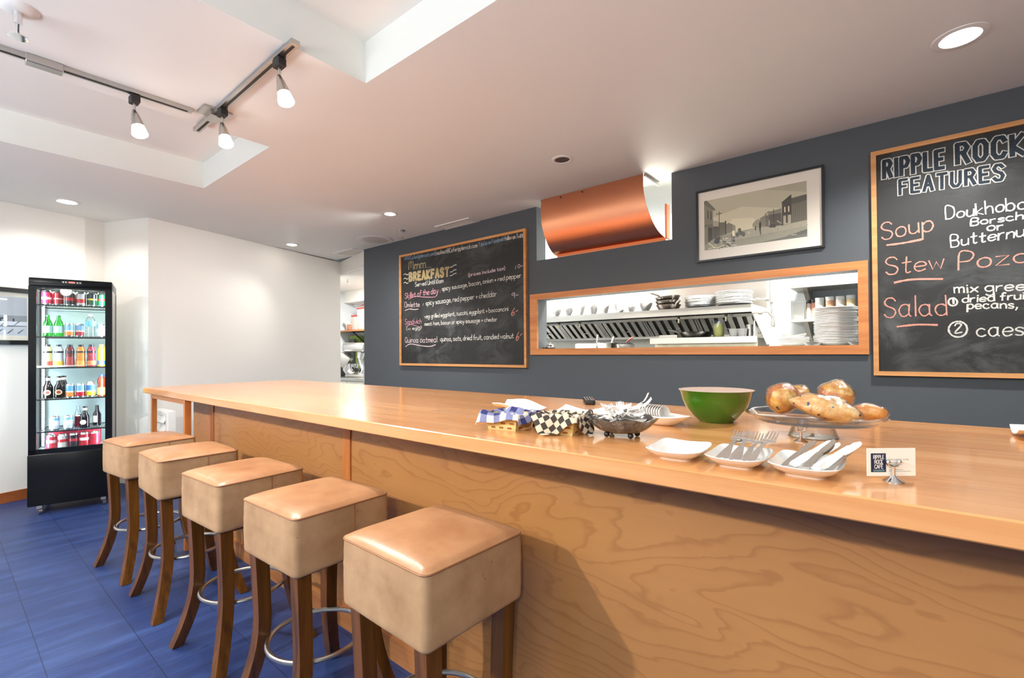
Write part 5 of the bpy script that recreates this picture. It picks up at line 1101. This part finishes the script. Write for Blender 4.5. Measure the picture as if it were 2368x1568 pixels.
tag(place(sq.build('square_bowl', m_plate, None, 30), (-.560, 3.75, WZ0+.0445), .2), 'square white bowl sitting on the low plate stack on the hatch ledge', 'bowl')
for k, (x, wd) in enumerate(((-.432, 'between the two plate stacks'), (-.196, 'at the right end of the ledge'))):
    tag(place(MB().lathe([(0, 0), (.03, 0), (.052, .022), (.05, .022), (.028, .004), (0, .004)], 32).build('saucer', m_plate), (x, 3.64, WZ0+.001)), 'small white saucer on the hatch ledge, %s' % wd, 'saucer', 'saucers on the hatch ledge')
# service bell
bl = thing('service_bell', 'chrome service bell with black base at the left end of the hatch ledge', 'bell', (-2.462, 3.56, WZ0))
part('base', MB().lathe([(0, 0), (.052, 0), (.054, .006), (.046, .014), (0, .014)], 32), m_black, bl); part('dome', MB().lathe([(.042, .014), (.041, .022), (.032, .036), (.016, .044), (0, .046)], 32), m_chrome, bl); part('plunger', MB().cyl(.004, .045, .054, 10).ball((0, 0, .056), .006, 10), m_chrome, bl)
# white bowls and cups on the hood
def wbowl(r, h, foot=.5): return [(0, 0), (r*foot, 0), (r*foot, .006), (r*.86, h*.6), (r, h), (r*.965, h), (r*.8, h*.55), (r*foot*.8, .01), (0, .01)]
BW = [(-3.02, 4.46, 0, .075, .085, 'left end'), (-2.86, 4.47, 0, .070, .095, 'second from the left end'), (-2.70, 4.45, 0, .072, .11, 'under the tipped cup'), (-2.70, 4.45, .112, .055, .06, 'on top of another bowl at the left'), (-2.545, 4.47, 0, .07, .115, 'between two taller pairs'), (-2.40, 4.45, 0, .07, .12, 'carrying an upturned cup'), (-2.40, 4.45, .122, .058, .06, 'upturned on the tall bowl'), (-2.24, 4.47, 0, .082, .10, 'left of the small cup'), (-2.09, 4.45, 0, .05, .062, 'small one between two wide bowls'), (-1.945, 4.45, 0, .082, .085, 'wide one closest to the pans')]
for x, y, dz, r, h, wd in BW: tag(place(MB().lathe(wbowl(r, h, .55 if h < .1 else .62), 36).build('white_bowl', m_plate, None, 40), (x, y, 1.633+dz)), 'white bowl on the hood shelf, %s' % wd, 'bowl', 'white bowls on the hood')
# tub, cups, tin on the lower shelf
tb = thing('plastic_tub', 'clear plastic tub with pale yellow contents on the lower steel shelf', 'tub', (-1.235, 4.42, 1.366))
part('tub_wall', MB().lathe([(.042, 0), (.044, .003), (.052, .135), (.056, .138), (.056, .146), (.0505, .144), (.0425, .004)], 32), m_clear, tb); part('contents', MB().lathe([(0, .004), (.040, .004), (.046, .09), (.03, .118), (.01, .122), (0, .115)], 32), mottled('yellow_butter', srgb(240,232,130), .6), tb)
for x, wd in ((-1.105, 'left'), (-1.035, 'right')): tag(place(MB().lathe([(.030, 0), (.040, .066), (.0415, .068), (.039, .068), (.0285, .004), (0, .004)], 28).build('white_cup', m_plate), (x, 4.40, 1.366)), 'white cup on the lower steel shelf, %s one of two' % wd, 'cup', 'white cups on the lower shelf')
tn = thing('spice_tin', 'shiny metal tin standing behind the two white cups', 'tin', (-.995, 4.475, 1.366)); part('body', MB().cyl(.026, 0, .095, 24), m_steel, tn); part('lid', MB().cyl(.028, .084, .104, 24), m_satin, tn)
# range top things in the lower left of the hatch: shelf, steel bowl, ladle, pot
rs = tag(MB().box(-3.2, -1.83, 4.05, 4.5, 1.20, 1.225).build('range_shelf', m_hood, smooth=0), 'stainless range top shelf low in the left half of the hatch view', 'shelf')
sb = thing('steel_bowl', 'shiny stainless mixing bowl low in the hatch view', 'bowl', (-2.235, 4.22, 1.226)); part('bowl_wall', MB().lathe([(0, 0), (.05, 0), (.09, .04), (.112, .098), (.118, .10), (.116, .103), (.108, .098), (.085, .042), (.045, .006), (0, .006)], 40), m_chrome, sb, 60)
ld = thing('ladle', 'steel ladle resting in the stainless mixing bowl', 'ladle', (-2.235, 4.22, 1.24)); part('handle', MB().tube([(.02, .0, .03), (.07, -.01, .12), (.085, -.012, .15)], [.006, .010, .012], 8), m_steel, ld); part('scoop', MB().ball((0, 0, .03), .03, 16, sz=.6), m_steel, ld)
pt = thing('saucepan', 'dark saucepan with wooden-gripped handle right of the stainless mixing bowl', 'pan', (-2.03, 4.20, 1.226)); part('pan_body', MB().lathe([(0, 0), (.075, 0), (.085, .07), (.088, .085), (.082, .085), (.07, .006), (0, .006)], 36), m_steel, pt); part('lid', MB().lathe([(.086, .086), (.05, .10), (0, .104)], 32), m_black, pt); part('handle', MB().tube([(.02, -.02, .10), (.06, -.03, .13), (.10, -.04, .15)], [.007, .009, .009], 8), mottled('red_wood', srgb(120,50,36), .5), pt)
st_ = thing('spatula', 'steel spatula standing upright left of the stainless mixing bowl', 'spatula', (-2.36, 4.24, 1.226)); part('shaft', MB().tube([(-.01, 0, 0), (.0, 0, .10), (.012, 0, .19)], [.006, .007, .010], 8), m_steel, st_)
tag(MB().at(-2.52, 4.30, 1.226).rbox(-.10, .10, -.05, .05, 0, .10, .006, 2).build('white_container', m_kwhite), 'white rectangular container standing on the range shelf in the hatch view', 'container')
# gas pipes
pp = thing('gas_pipework', 'grey steel pipe with tee and elbow fittings on the right of the hatch view', 'pipe', (0, 4.33, 0))
m_pipe = mottled('galvanised_pipe', (.42,.41,.39), .35, .8, .15, 20)
part('riser', MB().tube([(-.803, 0, 2.6), (-.80, 0, 1.70), (-.785, 0, 1.46)], .0105, 10), m_pipe, pp)
part('tee_fitting', MB().at(-.80, 0, 1.665).cyl(.017, -.03, .03, 14).at(-.80, 0, 1.665, 0, 0, -PI/2).cyl(.0155, -.002, .04, 14), m_pipe, pp)
part('upper_branch', MB().tube([(-.80, 0, 1.665), (-.935, .005, 1.668)], .0085, 10).at(-.895, 0, 1.668, 0, 0, -PI/2).cyl(.016, -.01, .012, 6), m_pipe, pp)
part('lower_branch', MB().tube(catmull([(-.93, 1.562), (-.86, 1.564), (-.82, 1.562), (-.792, 1.525)], 3) and [(a, 0, b_) for a, b_ in catmull([(-.93, 1.562), (-.86, 1.564), (-.82, 1.562), (-.792, 1.525)], 4)], .0115, 10).at(-.885, 0, 1.563, 0, 0, -PI/2).cyl(.020, -.02, .01, 6), m_pipe, pp)
part('end_cap', MB().at(-.786, 0, 1.49).cyl(.016, -.045, .0, 12).cyl(.013, -.055, .04, 12), m_pipe, pp)
tag(MB().tube([(-.985, 4.985, 1.0), (-.985, 4.985, 2.72)], .009, 8).build('wall_conduit', m_kwhite), 'thin white conduit running up the kitchen wall left of the pipework', 'conduit', 'conduits on the kitchen wall')
tag(MB().tube([(-.955, 4.985, 1.0), (-.955, 4.985, 2.72)], .007, 8).build('wall_conduit', m_kwhite), 'thin white conduit running up the kitchen wall, right one of the pair', 'conduit', 'conduits on the kitchen wall')
# wall shelves at the right
def wshelf(label, z, th):
    t = thing('wall_shelf', label, 'shelf', (0, 0, 0), 0, 'steel wall shelves'); part('shelf_board', MB().box(-.705, .3, 4.60, 4.995, z-th, z), m_hood, t, 0)
    part('bracket', MB().prism([(-.62, 4.99, z-th), (-.62, 4.66, z-th), (-.62, 4.99, z-.20)], (.035, 0, 0)), m_satin, t, 0); return t
wshelf('upper steel wall shelf with white boxes, top right of the hatch view', 1.790, .02); wshelf('lower steel wall shelf with jars, right of the hatch view', 1.502, .02)
for k, (x0, x1, wd) in enumerate(((-.70, -.50, 'long low'), (-.455, -.33, 'middle'), (-.305, -.18, 'right-hand'))):
    b_ = thing('food_box', 'white %s food box on the upper wall shelf' % wd, 'box', ((x0+x1)/2, 4.76, 1.791), 0, 'boxes on the upper wall shelf'); w_ = (x1-x0)/2
    part('box_body', MB().rbox(-w_, w_, -.10, .10, 0, .14, .015, 3), m_kwhite, b_)
sp2 = thing('steel_pan', 'small upright stainless steam pan at the left end of the jar shelf', 'pan', (-.665, 4.72, 1.503))
part('pan_rim', MB().rbox(-.052, .052, -.02, -.012, 0, .172, .003, 1), m_steel, sp2); part('pan_recess', MB().rbox(-.036, .036, -.0225, -.0195, .014, .156, .001, 1), m_satin, sp2); part('pan_back', MB().rbox(-.040, .040, -.012, .07, .01, .16, .008, 2), m_steel, sp2)
JR = [(-.588, .020, .17, (232,206,186), (34,32,30), 'slim jar with black lid'), (-.552, .019, .172, (216,150,130), (34,32,30), 'slim jar of pinkish spice with black lid'), (-.508, .034, .182, (242,238,226), (246,244,238), 'white jar'), (-.436, .034, .186, (206,150,116), (246,244,238), 'jar of reddish spice with white lid'), (-.365, .034, .184, (238,222,206), (246,244,238), 'pale jar with white lid'), (-.293, .034, .188, (236,206,160), (246,244,238), 'amber jar with white lid')]
for x, r, h, c1, c2, wd in JR:
    j = thing('spice_jar', '%s on the lower wall shelf' % wd, 'jar', (x, 4.74, 1.503), 0, 'jars on the lower wall shelf')
    part('jar_body', MB().lathe([(0, 0), (r, .002), (r, h-.035), (r*.8, h-.022), (0, h-.022)], 24), plain('jar_%d_%d' % (c1[0], c1[1]), srgb(*c1), .2), j); part('lid', MB().cyl(r*.94, h-.03, h, 24), plain('lid_%d' % c2[0], srgb(*c2), .4), j)
    if r > .03: part('label', MB().lathe([(r+.0006, .05), (r+.0006, .10)], 24), m_kwhite, j)

# ------------------------------------------------------------------ kitchen seen through the doorway at the left
kc = thing('kitchen_counter', 'kitchen worktop with white drawers seen through the doorway', 'counter', (0, 0, 0))
part('worktop', MB().box(-7.9, -5.06, 4.2, 4.995, .80, .84), m_steel, kc, 0); part('carcass', MB().box(-7.9, -5.06, 4.24, 4.99, 0, .80), m_kwhite, kc, 0)
for k in range(5): part('drawer_front', MB().box(-7.88+.48*k, -7.42+.48*k, 4.222, 4.24, .52, .785), m_kwhite, kc, 0)
ks = thing('kitchen_shelf', 'wooden wall shelf on a black bracket seen through the doorway', 'shelf', (0, 0, 0))
part('shelf_board', MB().box(-7.92, -5.2, 4.66, 4.99, 1.63, 1.655), m_trim_x, ks, 0)
m = MB(); 
for a_, b_ in (((4.98, 1.63), (4.70, 1.63)), ((4.98, 1.63), (4.98, 1.40)), ((4.70, 1.62), (4.97, 1.42))): m.tube([(-7.52, *a_), (-7.52, *b_)], .014, 6)
part('bracket', m, m_black, ks, 0)
mx = thing('stand_mixer', 'large silver food mixer on the kitchen worktop seen through the doorway', 'mixer', (-7.10, 4.50, .841), .55)
part('base', MB().rbox(-.14, .20, -.13, .13, 0, .05, .02, 3), m_satin, mx); part('column', MB().tube([(.10, 0, .04), (.13, 0, .16), (.07, 0, .30), (.10, 0, .42)], [.075, .06, .05, .07], 16), m_chrome, mx)
part('head', MB().at(0, 0, .48).rbox(-.22, .20, -.10, .10, -.06, .10, .05, 4), m_steel, mx); part('bowl', MB().at(-.10, 0, .05).lathe([(0, 0), (.08, 0), (.12, .06), (.13, .17), (.125, .17), (.11, .06), (0, .01)], 28), m_chrome, mx)
part('speed_knob', MB().at(.06, -.10, .12, 0, PI/2).cyl(.035, -.02, .035, 18), m_black, mx); part('hopper', MB().at(-.22, -.12, .20, .2, 0, .6).rbox(-.10, .10, -.09, .09, 0, .20, .01, 2), m_satin, mx)
tag(MB().at(-6.58, 4.42, .841).lathe([(.05, 0), (.06, .01), (.05, .12), (.07, .26), (.06, .30), (0, .30)], 24).build('steel_jug', m_chrome), 'tall shiny steel jug beside the silver food mixer', 'jug')
def ctub(label, x, z, r, h, c1, c2, y=4.80):
    t = thing('storage_tub', label, 'container', (x, y, z), 0, 'containers on the doorway shelf'); part('tub_body', MB().rbox(-r, r, -r, r, 0, h, .012, 2), mottled('tub_%d' % c1[0], srgb(*c1), .3), t); part('lid', MB().rbox(-r*1.06, r*1.06, -r*1.06, r*1.06, h, h+.025, .006, 2), plain('tub_lid_%d' % c2[0], srgb(*c2), .4), t)
ctub('clear storage tub with red lid at the right of the doorway shelf', -7.50, 1.656, .085, .24, (190,176,166), (190,50,44)); ctub('tall storage tub with red lid at the right edge of the doorway', -7.28, 1.656, .10, .36, (196,186,176), (196,60,50))
ctub('small brown tub in the middle of the doorway shelf', -7.655, 1.656, .06, .10, (176,120,90), (220,210,196), 4.76)
tag(MB().at(-7.62, 4.62, 0).rbox(-.07, .07, -.07, .07, .841, 1.26, .01, 2).build('coffee_bag', plain('black_bag', (.015,.015,.016), .5)), 'tall black bag standing against the wall left of the silver food mixer', 'bag')
gbx = thing('green_box', 'leafy green printed box under the doorway shelf', 'box', (-7.74, 4.93, .841)); part('box_body', MB().box(-.16, .16, -.05, .04, 0, .72), mottled('leaf_print', srgb(140,170,70), .5, 0, .6, 22), gbx, 0)
tag(MB().tube([(-7.55, 4.76, 2.10), (-7.3, 4.74, 2.09), (-7.05, 4.76, 2.17), (-6.8, 4.82, 2.26), (-6.2, 4.9, 2.28)], .018, 10).build('cable_conduit', m_satin), 'curved grey conduit under the kitchen ceiling seen through the doorway', 'conduit')

fn = thing('funnel_cup', 'white funnel standing on the doorway shelf left of the brown tub', 'funnel', (-7.80, 4.78, 1.656)); part('cone', MB().lathe([(.03, 0), (.035, .09), (.085, .15), (.088, .16), (.08, .16), (.028, .09)], 24), m_wplast, fn)
pb = thing('black_sign', 'small black sign with a white letter e under the doorway shelf', 'sign', (-7.70, 4.80, .841)); part('sign_panel', MB().box(-.09, .09, -.01, .01, 0, .66), m_black, pb, 0)
m = MB(); ribbon(m, catmull([(-.04, .52), (.04, .525), (.03, .56), (-.01, .57), (-.042, .535), (-.03, .495), (.035, .495)], 4), .018, -.0108); part('sign_letter', m, m_wplast, pb, 0)
